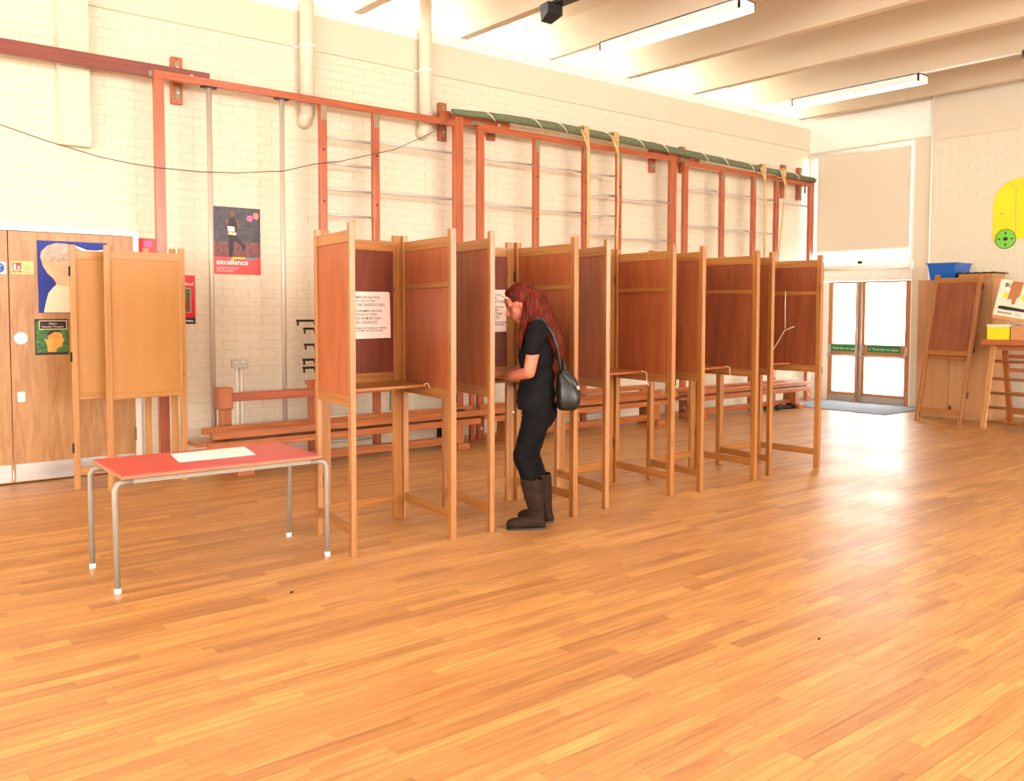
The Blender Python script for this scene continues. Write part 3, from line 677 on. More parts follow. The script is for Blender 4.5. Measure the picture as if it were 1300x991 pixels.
for i, u in enumerate(units):
    P = []
    far = i >= 3
    screen(P, u['lb'], u['lf'], 'ply', pw=.046, pt=.036)
    screen(P, u['bl'], u['br'], 'plyshade', pw=.070, pt=.032, prail=(.985, 1.055))
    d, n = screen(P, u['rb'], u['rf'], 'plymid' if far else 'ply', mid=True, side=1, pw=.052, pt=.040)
    # shelf
    a, b_ = Vector(u['bl']), Vector(u['br']); fl_, fr_ = Vector(u['lb']).lerp(Vector(u['lf']), .62), Vector(u['rb']).lerp(Vector(u['rf']), .56)
    ins = .03; a2 = a+Vector((-.02, -.03)); b2 = b_+Vector((.03, -.03)); f1 = fl_+Vector((ins, 0)); f2 = fr_+Vector((-ins, 0))
    z0, z1 = .975, .992
    P.append(('shelf', MB().hexa([(f1.x, f1.y, z0), (f2.x, f2.y, z0), (b2.x, b2.y, z0), (a2.x, a2.y, z0), (f1.x, f1.y, z1), (f2.x, f2.y, z1), (b2.x, b2.y, z1), (a2.x, a2.y, z1)], 0), 'pine' if i < 2 else 'ply', {'sub': [
        ('shelf_batten', MB().bar((a2.x+.05, a2.y-.02, z0-.02), (b2.x-.05, b2.y-.02, z0-.02), .03, .04), 'pine')]}))
    # hinges
    for z in (.93, 1.75, .35):
        for q in ('lb', 'rb'):
            c = (Vector(u[q])+Vector(u['bl' if q == 'lb' else 'br']))/2
            P.append(('hinge', MB().tube([(c.x, c.y-.0, z-.04), (c.x, c.y-.0, z+.04)], .009, 6), 'hingeblack'))
    rf = Vector(u['rf']); P.append(('hook', MB().box(rf.x+.0225, rf.x+.030, rf.y-.024, rf.y+.006, .89, .96), 'hingeblack'))
    lf = Vector(u['lf'])
    if i == 0: # string by the shelf corner
        P.append(('pencil_string', MB().tube([(f2.x-.02, f2.y-.005, .995), (f2.x+.01, f2.y, 1.0), (f2.x+.02, f2.y-.02, .96)], .003, 5), 'cord'))
    if i in (2, 3):
        P.append(('pencil_string', MB().tube([(f2.x-.03, f2.y, .995), (f2.x, f2.y-.03, .98), (f2.x+.005, f2.y-.035, .9), (f2.x+.02, f2.y-.035, .87), (f2.x+.03, f2.y-.035, .9), (f2.x+.035, f2.y-.03, .985)], .0035, 5), 'cord'))
    if i == 4:
        m_ = Vector(u['rb']).lerp(Vector(u['rf']), .45); e_ = Vector(u['rb']).lerp(Vector(u['rf']), .62); g_ = Vector(u['rb']).lerp(Vector(u['rf']), .25)
        ox = -.022
        P.append(('pencil_string', MB().tube([(m_.x+ox, m_.y, 1.68), (m_.x+ox, m_.y-.0, 1.5), (m_.x+ox-.01, m_.y-.01, 1.32)], .004, 5).tube([(e_.x+ox-.01, e_.y, 1.34), (m_.x+ox, m_.y, 1.30), (g_.x+ox, g_.y, 1.1), (g_.x+ox-.02, g_.y+.02, 1.0)], .004, 5), 'cord'))
    c = (Vector(u['lf'])+Vector(u['rf'])+Vector(u['bl'])+Vector(u['br']))/4
    thing('polling_booth', (c.x, c.y, 0), P, label=labels[i], cat='polling booth', group='wooden polling booths standing in a row')
    # notices
    if i in (0, 1):
        dd = (b_-a).normalized(); nn = Vector((dd.y, -dd.x))
        if i == 0: cu = a + dd*((3.325-.205-a.x)/dd.x); zc, hh, ww = 1.455, .325, .41
        else: cu = a + dd*((4.40-.205-a.x)/dd.x); zc, hh, ww = 1.485, .325, .41
        o3 = Vector((cu.x, cu.y, zc)) + Vector((nn.x, nn.y, 0))*.0055; ex = Vector((dd.x, dd.y, 0)); en = Vector((nn.x, nn.y, 0))
        fn = (lambda o3, ex, en: lambda u_, v_, t_: o3 + ex*u_ + Vector((0, 0, v_)) + en*t_)(o3, ex, en)
        W2, H2, c_ = ww/2, hh/2, .014
        sheet = MB().prism([(-W2, -H2), (W2+.006, -H2+.004), (W2, H2-c_), (W2-c_*.3, H2-c_*.3), (W2-c_, H2), (-W2, H2)], fn, 0, .0012)
        rows = [('PARLIAMENTARY ELECTION', .115, .024, .25, 'ink'), ('(WHITE BALLOT PAPER)', .094, .015, .18, 'ink'), ('VOTE FOR ONE CANDIDATE ONLY', .062, .030, .345, 'ink'),
                ('LOCAL GOVERNMENT ELECTION', .022, .023, .29, 'ink'), ('(GREEN BALLOT PAPER)', .001, .015, .21, 'ink'), ('VOTE FOR NO MORE THAN', -.030, .027, .27, 'ink'),
                ('THREE CANDIDATES', -.058, .027, .22, 'ink'), ('PUT NO OTHER MARK ON THE BALLOT PAPERS', -.094, .0175, .37, 'ink'), ('OR YOUR VOTE MAY NOT BE COUNTED', -.112, .0165, .31, 'ink')]
        tx = MB()
        for s_, v_, sz, wd, _ in rows:
            tx = join(tx, text_mb(s_, sz, (lambda v0: lambda u_, v_, t_: fn(u_-.01, v_+v0, .0018))(v_), width=wd, bold=.0003))
        thing('notice', tuple(o3), [('sheet', sheet, 'pinkpaper', {'sub': [('lettering', tx, 'ink')]})],
              label=['white voting instructions notice taped inside the booth nearest the table', 'white voting notice inside the booth, in front of the woman\'s face'][i], cat='notice', group='voting notices')
# folded-up booth at the left, by the brown doors
P = []
screen(P, (2.085, 7.775), (2.705, 7.815), 'plypale', 'paledeal', prail=(.745, .80))
screen(P, (2.128, 7.86), (2.655, 7.895), 'plypale', 'paledeal', prail=(.745, .80))
screen(P, (1.865, 7.935), (2.455, 7.975), 'plypale', 'paledeal', prail=(.745, .80))
for z in (.35, 1.1, 1.8): P.append(('hinge', MB().tube([(2.715, 7.86, z-.04), (2.715, 7.86, z+.04)], .009, 6), 'hingeblack')); P.append(('hinge', MB().tube([(1.838, 7.925, z-.04), (1.838, 7.925, z+.04)], .009, 6), 'hingeblack'))
thing('folded_booth', (2.3, 7.86, 0), P, label='pale folded polling booth standing in front of the brown double doors', cat='polling booth')
# folded booth leaning on the cabinet at the right
def lean(v): t = v.z/2.0; return Vector((v.x + .50*t, v.y, v.z*.985))
P = []
screen(P, (11.90, 5.85), (11.86, 5.26), 'plymid', 'pine', lean=lean)
screen(P, (11.955, 5.86), (11.915, 5.27), 'plyshade', 'bench', prail=(.86, .92), lean=lean)
for z in (.35, .95, 1.8):
    q = lean(Vector((11.89, 5.22, z))); q2 = lean(Vector((11.89, 5.22, z+.08))); P.append(('hinge', MB().tube([q, q2], .008, 6), 'hingeblack'))
thing('folded_booth', (11.9, 5.56, 0), P, label='folded polling booth leaning against the beige cabinet at the right', cat='polling booth')

# ================================================================== red table
TZ = .62; tcx, tcy = 1.945, 5.20; ta = math.radians(-2.0)
def T2(u, v, z): return Vector((tcx + u*math.cos(ta) - v*math.sin(ta), tcy + u*math.sin(ta) + v*math.cos(ta), z))
hw, hd = .568, .325
top = MB().hexa([T2(-hw, -hd, TZ-.004), T2(hw, -hd, TZ-.004), T2(hw, hd, TZ-.004), T2(-hw, hd, TZ-.004), T2(-hw, -hd, TZ), T2(hw, -hd, TZ), T2(hw, hd, TZ), T2(-hw, hd, TZ)])
edg = MB().hexa([T2(-hw-.004, -hd-.004, TZ-.024), T2(hw+.004, -hd-.004, TZ-.024), T2(hw+.004, hd+.004, TZ-.024), T2(-hw-.004, hd+.004, TZ-.024), T2(-hw-.004, -hd-.004, TZ-.003), T2(hw+.004, -hd-.004, TZ-.003), T2(hw+.004, hd+.004, TZ-.003), T2(-hw-.004, hd+.004, TZ-.003)])
P = [('table_top', edg, 'edge', {'bevel': .005, 'sub': [('laminate', top, 'red', {'label': 'red laminate surface'})]})]
fr = MB()
for v in (-hd+.035, hd-.035): fr.bar(T2(-hw+.06, v, TZ-.037), T2(hw-.06, v, TZ-.037), .025, .026)
for u_ in (-hw+.06, hw-.06): fr.bar(T2(u_, -hd+.035, TZ-.037), T2(u_, hd-.035, TZ-.037), .025, .026)
P.append(('frame', fr, 'greyleg'))
for su in (-1, 1):
    for sv in (-1, 1):
        pts = [T2(su*(hw-.06), sv*(hd-.035), TZ-.040), T2(su*(hw+.0), sv*(hd-.020), TZ-.040), T2(su*(hw+.022), sv*(hd-.012), TZ-.048), T2(su*(hw+.035), sv*(hd-.010), TZ-.075), T2(su*(hw+.036), sv*(hd-.008), TZ-.12), T2(su*(hw+.032), sv*(hd-.0), 0.015)]
        if sv > 0: pts = [q_ - Vector((0, .07, 0)) for q_ in pts]
        P.append(('leg', MB().tube(pts, .0155, 12), 'greyleg', {'sub': [('rubber_foot', MB().tube([pts[-1]-Vector((0, 0, .015)), pts[-1]+Vector((0, 0, .012))], .018, 12), 'whitepl')]}))
thing('table', (tcx, tcy, 0), P, label='low red-topped table with grey metal legs, left foreground', cat='table')
pp = [(1.745, 5.13), (2.195, 5.115), (2.265, 5.45), (1.80, 5.445)]
sheet = MB().hexa([(x, y, TZ+.0005) for x, y in pp] + [(x, y, TZ+.0022) for x, y in pp])
ln = MB()
for i in range(11):
    t = .12+.07*i; a = Vector(pp[0]).lerp(Vector(pp[3]), t); b_ = Vector(pp[1]).lerp(Vector(pp[2]), t); rr = random.Random(i)
    u0 = .06
    while u0 < .92:
        u1 = min(.94, u0+rr.uniform(.02, .07)); q0 = a.lerp(b_, u0); q1 = a.lerp(b_, u1)
        ln.hexa([(q0.x, q0.y-.0025, TZ+.0022), (q1.x, q1.y-.0025, TZ+.0022), (q1.x, q1.y+.0025, TZ+.0022), (q0.x, q0.y+.0025, TZ+.0022), (q0.x, q0.y-.0025, TZ+.0026), (q1.x, q1.y-.0025, TZ+.0026), (q1.x, q1.y+.0025, TZ+.0026), (q0.x, q0.y+.0025, TZ+.0026)]); u0 = u1+.012
thing('paper_sheet', (2.03, 5.4, TZ), [('sheet', sheet, 'paper', {'sub': [('print_lines', ln, 'faint')]})], label='large white printed paper sheet lying on the red table', cat='paper')

# ================================================================== posters and signs, left wall
fw = lambda u, v, t: (u, WY-.003-t, v)
def rect(u0, u1, v0, v1, t0=0, t1=.0012, f=fw): return MB().prism([(u0, v0), (u1, v0), (u1, v1), (u0, v1)], f, t0, t1)
def layer(poly, k=1, f=fw): return MB().prism(poly, f, .0012+.0004*(k-1), .0012+.0004*k)
x0, x1, z0, z1 = 3.257, 3.727, 1.832, 2.485
P = [('paper', rect(x0, x1, z0, z1), 'posterred', {'sub': [
    ('photo', layer([(x0, 2.15), (x1, 2.15), (x1, z1), (x0, z1)]), 'crowd'), ('photo_lower', layer([(x0, 2.0), (x1, 2.0), (x1, 2.15), (x0, 2.15)]), 'crowd2'),
    ('strip', layer([(x0+.18, 1.985), (x1-.16, 1.985), (x1-.16, 2.0), (x0+.18, 2.0)]), 'yellow'),
    ('strip_end', layer([(x1-.16, 1.985), (x1-.03, 1.985), (x1-.03, 2.0), (x1-.16, 2.0)]), 'teal'),
    ('runner_head', layer(circ(x0+.185, 2.425, .022, 12, ry=.034), 2), 'brownskin'),
    ('runner_vest', layer([(x0+.14, 2.24), (x0+.225, 2.24), (x0+.235, 2.34), (x0+.215, 2.385), (x0+.15, 2.38), (x0+.13, 2.33)], 2), 'darkprint'),
    ('runner_bib', layer([(x0+.14, 2.25), (x0+.21, 2.25), (x0+.205, 2.295), (x0+.137, 2.30)], 3), 'paper'),
    ('runner_belt', layer([(x0+.142, 2.218), (x0+.222, 2.215), (x0+.225, 2.24), (x0+.145, 2.245)], 3), 'ltyellow'),
    ('runner_arm', layer([(x0+.215, 2.375), (x0+.235, 2.37), (x0+.27, 2.29), (x0+.25, 2.285)], 3), 'brownskin'),
    ('runner_arm', layer([(x0+.15, 2.38), (x0+.12, 2.35), (x0+.125, 2.30), (x0+.145, 2.33)], 3), 'brownskin'),
    ('runner_leg', layer([(x0+.145, 2.215), (x0+.22, 2.215), (x0+.32, 2.11), (x0+.29, 2.05), (x0+.27, 2.12), (x0+.2, 2.16), (x0+.185, 2.005), (x0+.15, 2.005)], 2), 'darkprint'),
    ('emblem', layer([(x1-.13, 2.36), (x1-.085, 2.355), (x1-.075, 2.39), (x1-.09, 2.415), (x1-.125, 2.41), (x1-.14, 2.385)], 2), 'pink'),
    ('emblem', layer([(x1-.07, 2.39), (x1-.03, 2.375), (x1-.012, 2.40), (x1-.02, 2.44), (x1-.06, 2.445), (x1-.075, 2.42)], 2), 'coral'),
    ('lettering', join(text_mb('excellence', .075, lambda u, v, t: fw(x0+.02+u, 1.927+v, .0018), align='LEFT', bold=.0012, width=.32),
        text_mb('inspiring young people to achieve', .018, lambda u, v, t: fw(x0+.02+u, 1.893+v, .0018), align='LEFT', width=.23), text_mb('their best in sport', .018, lambda u, v, t: fw(x0+.02+u, 1.875+v, .0018), align='LEFT', width=.20),
        text_mb('at school and beyond', .018, lambda u, v, t: fw(x0+.02+u, 1.857+v, .0018), align='LEFT', width=.17)), 'paper')]})]
thing('poster', (3.49, WY, 2.15), P, label='tall poster of a runner with a red band reading excellence', cat='poster')
x0, x1, z0, z1 = 2.72, 3.068, 1.352, 1.812
P = [('paper', rect(x0, x1, z0, z1), 'posterred2', {'sub': [
    ('photo_border', layer([(x0+.05, 1.46), (x1-.04, 1.46), (x1-.04, 1.69), (x0+.05, 1.69)]), 'faint'), ('photo', layer([(x0+.055, 1.465), (x1-.047, 1.465), (x1-.047, 1.683), (x0+.055, 1.683)], 2), 'leafprint'),
    ('photo_soil', layer([(x0+.055, 1.465), (x1-.047, 1.465), (x1-.047, 1.60), (x0+.2, 1.62), (x0+.055, 1.58)], 3), 'brownskin'),
    ('bottom_band', layer([(x0, z0), (x1, z0), (x1, 1.412), (x0, 1.412)]), 'darkprint'),
    ('lettering', join(text_mb('effectively', .045, lambda u, v, t: fw(2.968+u, 1.768+v-.005, .0022), align='RIGHT', bold=.001), text_mb('to grow your food', .040, lambda u, v, t: fw(3.05+u, 1.718+v, .0022), align='RIGHT', bold=.001), text_mb('with makeovers.', .034, lambda u, v, t: fw(3.05+u, 1.372+v, .0022), align='RIGHT', bold=.0008)), 'paper')]})]
thing('poster', (2.9, WY, 1.58), P, label='red poster half hidden behind the pale folded booth', cat='poster')
# on the brown door (y0 = door face)
fdz = lambda u, v, t: (u, WY+.0115-t, v)
P = [('card', MB().prism([(1.725, 1.457), (2.29, 1.457), (2.29, 2.08), (1.722, 2.08)], fdz, 0, .0015), 'navy', {'sub': [
    ('hair_drawing', MB().prism([(1.745, 1.93), (1.755, 1.985), (1.80, 2.035), (1.87, 2.062), (1.95, 2.062), (2.03, 2.03), (2.10, 1.99), (2.12, 1.95), (1.92, 1.90), (1.82, 1.90)], fdz, .0015, .002), 'hairpaper'),
    ('face_drawing', MB().prism([(1.748, 1.935), (1.765, 1.86), (1.80, 1.80), (1.845, 1.755), (1.862, 1.725), (1.865, 1.705), (2.1, 1.66), (2.12, 1.95), (1.92, 1.93), (1.82, 1.915)], fdz, .0015, .0019), 'skinpaper'),
    ('shoulder_drawing', MB().prism([(1.765, 1.462), (1.785, 1.56), (1.805, 1.63), (1.84, 1.675), (1.87, 1.705), (2.1, 1.70), (2.2, 1.6), (2.22, 1.462)], fdz, .0015, .0018), 'cream'),
    ('white_arc', MB().prism([(2.02, 2.05), (2.12, 2.012), (2.20, 2.01), (2.285, 2.025), (2.285, 2.01), (2.2, 1.995), (2.1, 1.995), (2.0, 2.03)], fdz, .0015, .002), 'paper')]})]
thing('poster', (2.0, WY, 1.77), P, label='blue poster with a drawn grey-haired head, on the brown door', cat='poster')
x0, x1, z0, z1 = 1.69, 1.955, 1.095, 1.405
P = [('print', rect(x0, x1, z0, z1, 0, .0015, fdz), 'darkprint', {'sub': [
    ('foliage', MB().prism([(x0+.01, z0+.02), (x1-.005, z0+.02), (x1-.005, z1-.02), (x0+.01, z1-.02)], fdz, .0015, .0018), 'leafprint'),
    ('title_border', MB().prism([(x0+.035, 1.315), (x1-.01, 1.315), (x1-.01, 1.392), (x0+.035, 1.392)], fdz, .0018, .0021), 'cream'),
    ('title_panel', MB().prism([(x0+.04, 1.32), (x1-.015, 1.32), (x1-.015, 1.387), (x0+.04, 1.387)], fdz, .0021, .0024), 'darkprint'),
    ('face', MB().prism([(x0+.075, 1.235), (x0+.10, 1.225), (x0+.11, 1.285), (x0+.14, 1.305), (x0+.19, 1.305), (x0+.215, 1.27), (x0+.22, 1.24), (x0+.232, 1.215), (x0+.218, 1.205), (x0+.215, 1.165), (x0+.185, 1.158), (x0+.165, 1.14), (x0+.165, 1.12), (x0+.10, 1.12), (x0+.095, 1.175)], fdz, .0018, .0024), 'glowskin'),
    ('headdress', MB().prism([(x0+.09, 1.275), (x0+.13, 1.308), (x0+.20, 1.308), (x0+.22, 1.27), (x0+.20, 1.29), (x0+.15, 1.292), (x0+.11, 1.265)], fdz, .0024, .0027), 'darkprint'),
    ('lettering', join(text_mb('Makers', .022, lambda u, v, t: fdz(x0+.143+u, 1.358+v, .0028)), text_mb('Beautiful Thoughts', .021, lambda u, v, t: fdz(x0+.143+u, 1.332+v, .0028), width=.17)), 'cream')]})]
thing('poster', (1.82, WY, 1.25), P, label='small dark poster of an orange-lit face, below the blue one', cat='poster')
x0, x1, z0, z1 = 1.523, 1.692, 1.788, 1.895
P = [('plate', rect(x0, x1, z0, z1, 0, .0015, fdz), 'ltyellow', {'sub': [
    ('red_square', MB().prism([(x0+.008, z0+.035), (x0+.078, z0+.035), (x0+.078, z1-.012), (x0+.008, z1-.012)], fdz, .0015, .0018), 'signred'),
    ('extinguisher_symbol', MB().prism([(x0+.018, z0+.040), (x0+.036, z0+.040), (x0+.036, z0+.078), (x0+.030, z0+.086), (x0+.022, z0+.086), (x0+.018, z0+.078)], fdz, .0018, .002), 'paper'),
    ('hose_symbol', MB().prism([(x0+.05, z0+.042), (x0+.066, z0+.042), (x0+.066, z0+.066), (x0+.05, z0+.066)], fdz, .0018, .002), 'paper'),
    ('red_band', MB().prism([(x0+.010, z0+.010), (x0+.078, z0+.010), (x0+.078, z0+.028), (x0+.010, z0+.028)], fdz, .0015, .0018), 'signred'),
    ('lettering', text_mb('Water', .016, lambda u, v, t: fdz(x0+.044+u, z0+.013+v, .002)), 'paper')] +
    [('text_line', MB().prism([(x0+.088, z0+.012+k*.02), (x0+.15, z0+.012+k*.02), (x0+.15, z0+.020+k*.02), (x0+.088, z0+.020+k*.02)], fdz, .0015, .0018), ['coral', 'coral', 'coral', 'lime'][k]) for k in range(4)]})]
thing('sign', (1.6, WY, 1.84), P, label='yellow and red fire extinguisher sign on the brown door', cat='sign')
P = [('plate', rect(1.375, 1.485, 1.785, 1.885, 0, .0015, fdz), 'paper', {'sub': [('blue_disc', MB().prism(circ(1.43, 1.836, .044), fdz, .0015, .0018), 'signblue'),
    ('lettering', join(*[text_mb(s_, .016, (lambda z: lambda u, v, t: fdz(1.43+u, z+v, .002))(z_)) for s_, z_ in (('Fire door', 1.850), ('keep', 1.832), ('shut', 1.812))]), 'paper')]})]
thing('sign', (1.43, WY, 1.83), P, label='round blue fire door sign cut by the left edge', cat='sign')
# small pink paper glimpsed above the folded booth
thing('poster', (2.62, WY, 2.06), [('paper', rect(2.56, 2.72, 1.93, 2.14), 'posterred2', {'sub': [('corner_print', layer([(2.60, 2.06), (2.68, 2.06), (2.68, 2.12), (2.60, 2.12)]), 'pink')]})], label='small red and pink poster peeping over the pale folded booth', cat='poster')

# ================================================================== far wall right side
fr_ = lambda u, v, t: (WX-.004-t, -u, v)
Y = [(-5.548, 2.49), (-5.556, 2.80), (-5.553, 3.03), (-5.52, 3.14), (-5.46, 3.23), (-5.38, 3.295), (-5.28, 3.33), (-5.15, 3.345), (-4.7, 3.35), (-4.6, 3.33), (-4.55, 2.5)]
P = [('card', MB().prism(Y, fr_, 0, .004), 'yellow', {'sub': [
    ('drawn_line', join(*[MB().prism([(a[0]-.003, a[1]), (a[0]+.003, a[1]), (b_[0]+.003, b_[1]), (b_[0]-.003, b_[1])], fr_, .004, .005) for a, b_ in (((-5.245, 2.50), (-5.255, 3.20)), ((-5.255, 3.20), (-5.34, 3.29)), ((-5.255, 3.20), (-5.16, 3.29)))]), 'coral'),
    ('drawn_spot', MB().prism(circ(-5.435, 2.86, .014, 12, ry=.02), fr_, .004, .005), 'coral')]})]
thing('wall_cutout', (WX, 5.1, 2.9), P, label='large yellow paper cutout high on the far wall, cut by right edge', cat='wall decoration')
P = [('disc', MB().prism(circ(-5.374, 2.503, .137, 32), fr_, .0052, .010), 'lime', {'sub': [
    ('rim', MB().tube([(WX-.0145, 5.374+.135*math.cos(a), 2.503+.135*math.sin(a)) for a in [2*PI*k/32 for k in range(33)]], .004, 5), 'ink'),
    ('hub', MB().prism(circ(-5.374, 2.503, .032, 16, ry=.026), fr_, .010, .012), 'ink')] + [('spot', MB().prism(circ(-5.374+dx, 2.503+dz, .011+.008*(dx != 0), 10, ry=.011+.012*(dz != 0)), fr_, .010, .012), 'ink') for dx, dz in ((0, .08), (0, -.08), (.085, 0), (-.085, 0))]})]
thing('wall_cutout', (WX, 5.37, 2.5), P, label='round green paper disc with dark spots at the yellow cutout corner', cat='wall decoration')
# cabinet
CX0, CX1, CY0, CY1, CH = 12.5, 13.08, 5.162, 6.165, 1.90
P = [('carcass', MB().box(CX0+.02, CX1, CY0, CY1, .07, CH, 2), 'cabside'), ('top_board', MB().box(CX0, CX1, CY0-.004, CY1+.004, CH, CH+.018), 'cab'),
     ('plinth', MB().box(CX0+.04, CX1-.02, CY0+.01, CY1-.01, 0, .07), 'cabside'),
     ('door', MB().box(CX0, CX0+.019, CY0+.003, 5.704, .075, CH-.006, 2), 'cab', {'sub': [('handle', MB().box(CX0-.02, CX0, 5.665, 5.680, 1.0, 1.10).box(CX0-.02, CX0, 5.665, 5.680, .12, .18), 'hingeblack')]}),
     ('door', MB().box(CX0, CX0+.019, 5.710, CY1-.003, .075, CH-.006, 2), 'cab', {'sub': [('handle', MB().box(CX0-.02, CX0, 5.735, 5.750, 1.0, 1.10), 'hingeblack')]})]
thing('cabinet', (12.8, 5.66, 0), P, label='tall beige two-door cabinet standing against the far wall', cat='cabinet')
zt = CH+.018
# crate
def crate_ring(z, e): return [(12.56-e, 5.70-e, z), (12.98+e, 5.70-e, z), (12.98+e, 6.02+e, z), (12.56-e, 6.02+e, z)]
cr = MB(); t_ = .006
for (zA, eA, zB, eB) in ((zt, 0, zt+.235, .035),):
    a, b_ = crate_ring(zA, eA), crate_ring(zB, eB); ai, bi = crate_ring(zA+.006, eA-t_), crate_ring(zB, eB-t_)
    cr.v += a+b_+ai+bi
    for k in range(4):
        j = (k+1) % 4; cr.face([k, j, 4+j, 4+k]); cr.face([8+j, 8+k, 12+k, 12+j]); cr.face([4+k, 4+j, 12+j, 12+k])
    cr.face([3, 2, 1, 0]); cr.face([8, 9, 10, 11])
rim = MB(); a, b_ = crate_ring(zt+.222, .052), crate_ring(zt+.222, .030); a2, b2 = crate_ring(zt+.238, .052), crate_ring(zt+.238, .030)
rim.v += a+b_+a2+b2
for k in range(4):
    j = (k+1) % 4; rim.face([k, j, 8+j, 8+k]); rim.face([8+k, 8+j, 12+j, 12+k]); rim.face([4+j, 4+k, 12+k, 12+j]); rim.face([j, k, 4+k, 4+j])
thing('plastic_crate', (12.77, 5.86, zt), [('tub', cr, 'crate'), ('rim', rim, 'crate')], label='blue plastic crate on top of the beige cabinet', cat='crate')
fringe = MB()
for k in range(14):
    y = 5.14+k*.0345; h = .012+.008*math.sin(k*2.1); fringe.box(12.52, 12.94, y, y+.0345, zt+.075, zt+.078+h)
thing('wooden_tray', (12.75, 5.37, zt), [('tray_side', MB().box(12.53, 12.55, 5.175, 5.62, zt, zt+.074, 1), 'paledeal'), ('tray_side', MB().box(12.90, 12.92, 5.175, 5.62, zt, zt+.074, 1), 'paledeal'),
    ('tray_end', MB().box(12.55, 12.90, 5.175, 5.19, zt, zt+.074, 0), 'paledeal'), ('tray_end', MB().box(12.55, 12.90, 5.605, 5.62, zt, zt+.074, 0), 'paledeal'), ('dark_lid', fringe, 'hingeblack')],
    label='shallow pine tray with a dark ragged lid on the cabinet', cat='tray')
# trestle climbing table, extends past the right edge
y1, yr = 4.975, 3.55
def lerp(a, b_, t): return a+(b_-a)*t
P = [('table_slab', MB().box(11.93, 12.50, yr-.05, 5.045, 1.055, 1.125, 1), 'bench', {'bevel': .006}),
     ('top_bar', MB().bar((12.055, y1-.02, 1.02), (12.055, yr+.02, 1.02), .03, .06), 'bench')]
for s, xb, xt in ((0, 11.80, 12.05), (1, 12.63, 12.38)):
    for y in (y1-.045, yr):
        P.append(('leg', MB().hexa([(xb-.025, y-.04+.01, 0), (xb+.025, y-.04+.01, 0), (xb+.025, y+.04, 0), (xb-.025, y+.04, 0), (xt-.025, y-.03, 1.055), (xt+.025, y-.03, 1.055), (xt+.025, y+.04, 1.055), (xt-.025, y+.04, 1.055)], 2), 'paledeal' if s == 0 else 'bench', {'bevel': .004}))
    for z in ((.09, .27, .45, .63, .85) if s == 0 else (.15, .4, .72, .9)):
        xx = lerp(xb, xt, z/1.055)
        P.append(('rung', MB().tube([(xx, y1-.05, z), (xx, yr+.02, z)], .019, 10) if s == 0 else MB().bar((xx, y1-.05, z), (xx, yr+.02, z), .03, .05), 'pine' if s == 0 else 'bench'))
thing('trestle', (12.2, 4.3, 0), P, label='wooden gym trestle with round rungs at the right edge', cat='trestle')
def carton(name, loc, parts, **k): return thing(name, loc, parts, **k)
carton('carton', (12.1, 4.9, 1.125), [('box_body', MB().box(12.0, 12.32, 4.735, 5.005, 1.126, 1.285), 'yellow', {'bevel': .003}), ('lid', MB().box(11.995, 12.325, 4.73, 5.01, 1.286, 1.318), 'boxwhite', {'bevel': .003})], label='small yellow carton with a white lid on the trestle', cat='box')
carton('carton', (12.1, 4.5, 1.125), [('box_body', MB().box(11.99, 12.38, 4.20, 4.715, 1.126, 1.305), 'cardboard', {'bevel': .003}), ('tape', MB().box(11.988, 11.99, 4.42, 4.47, 1.13, 1.30), 'parcel')], label='flat brown cardboard box right of the yellow carton', cat='box')
# big white printed box, tilted
Rt = Matrix.Rotation(math.radians(-9), 3, 'X') 
def TB(u, v, w):  # u along -y, v up, w depth (+x)
    a = math.radians(9.5); uu = u*math.cos(a)+v*math.sin(a); vv = -u*math.sin(a)+v*math.cos(a)
    return Vector((12.06+w, 4.985-uu, 1.405+vv))
def TB2(u, v, w): q = TB(u, v, w); return Vector((q.x + (q.z-1.33)*.12, q.y, q.z))
bw, bh, bd = .62, .50, .34
def tb(u0, u1, v0, v1, w0, w1): return MB().hexa([TB2(*q) for q in ((u0, v0, w0), (u1, v0, w0), (u1, v0, w1), (u0, v0, w1), (u0, v1, w0), (u1, v1, w0), (u1, v1, w1), (u0, v1, w1))])
fb = lambda u, v, t: TB2(u, v, -t)
P = [('box_body', tb(0, bw, 0, bh, 0, bd), 'boxwhite', {'bevel': .003, 'sub': [
    ('tape', MB().prism([(.15, bh), (.28, bh), (.27, .32), (.235, .27), (.235, .215), (.20, .20), (.185, .27), (.13, .255)], fb, .001, .002), 'parcel'),
    ('hand_slot', MB().prism([(.045, .13), (.05, .165), (.09, .172), (.40, .165), (.40, .13), (.12, .125)], fb, .001, .002), 'darkprint'),
    ('bottom_flap', MB().prism([(0, -.0), (bw, -.0), (bw, .045), (0, .045)], fb, .001, .002), 'cardboard'),
    ('round_print', MB().prism(circ(.10, .31, .035, 16), fb, .001, .002), 'yellow'), ('round_print', MB().prism(circ(.325, .31, .04, 16), fb, .001, .002), 'yellow'),
    ('barcode', MB().prism([(.27, .065), (.335, .065), (.335, .105), (.27, .105)], fb, .001, .002), 'faint'),
    ('lettering', join(text_mb('BU', .07, lambda u, v, t: fb(.065+u, .415+v, .002), align='LEFT', bold=.002), text_mb('K', .07, lambda u, v, t: fb(.30+u, .415+v, .002), align='LEFT', bold=.002), text_mb('BANANAS', .035, lambda u, v, t: fb(.055+u, .075+v, .002), align='LEFT', bold=.001, width=.17)), 'ink')]})]
thing('carton', (12.2, 4.7, 1.3), P, label='large white printed box tilted on top of the smaller boxes', cat='box')
# clutter under the trestle
tag(MB().tube([(12.2, 4.55, .05), (12.2, 4.3, .06), (12.25, 4.1, .05)], [.05, .07, .05], 10).build('rolled_mat', 'hingeblack'), 'dark roll lying on the floor beneath the trestle', 'roll')

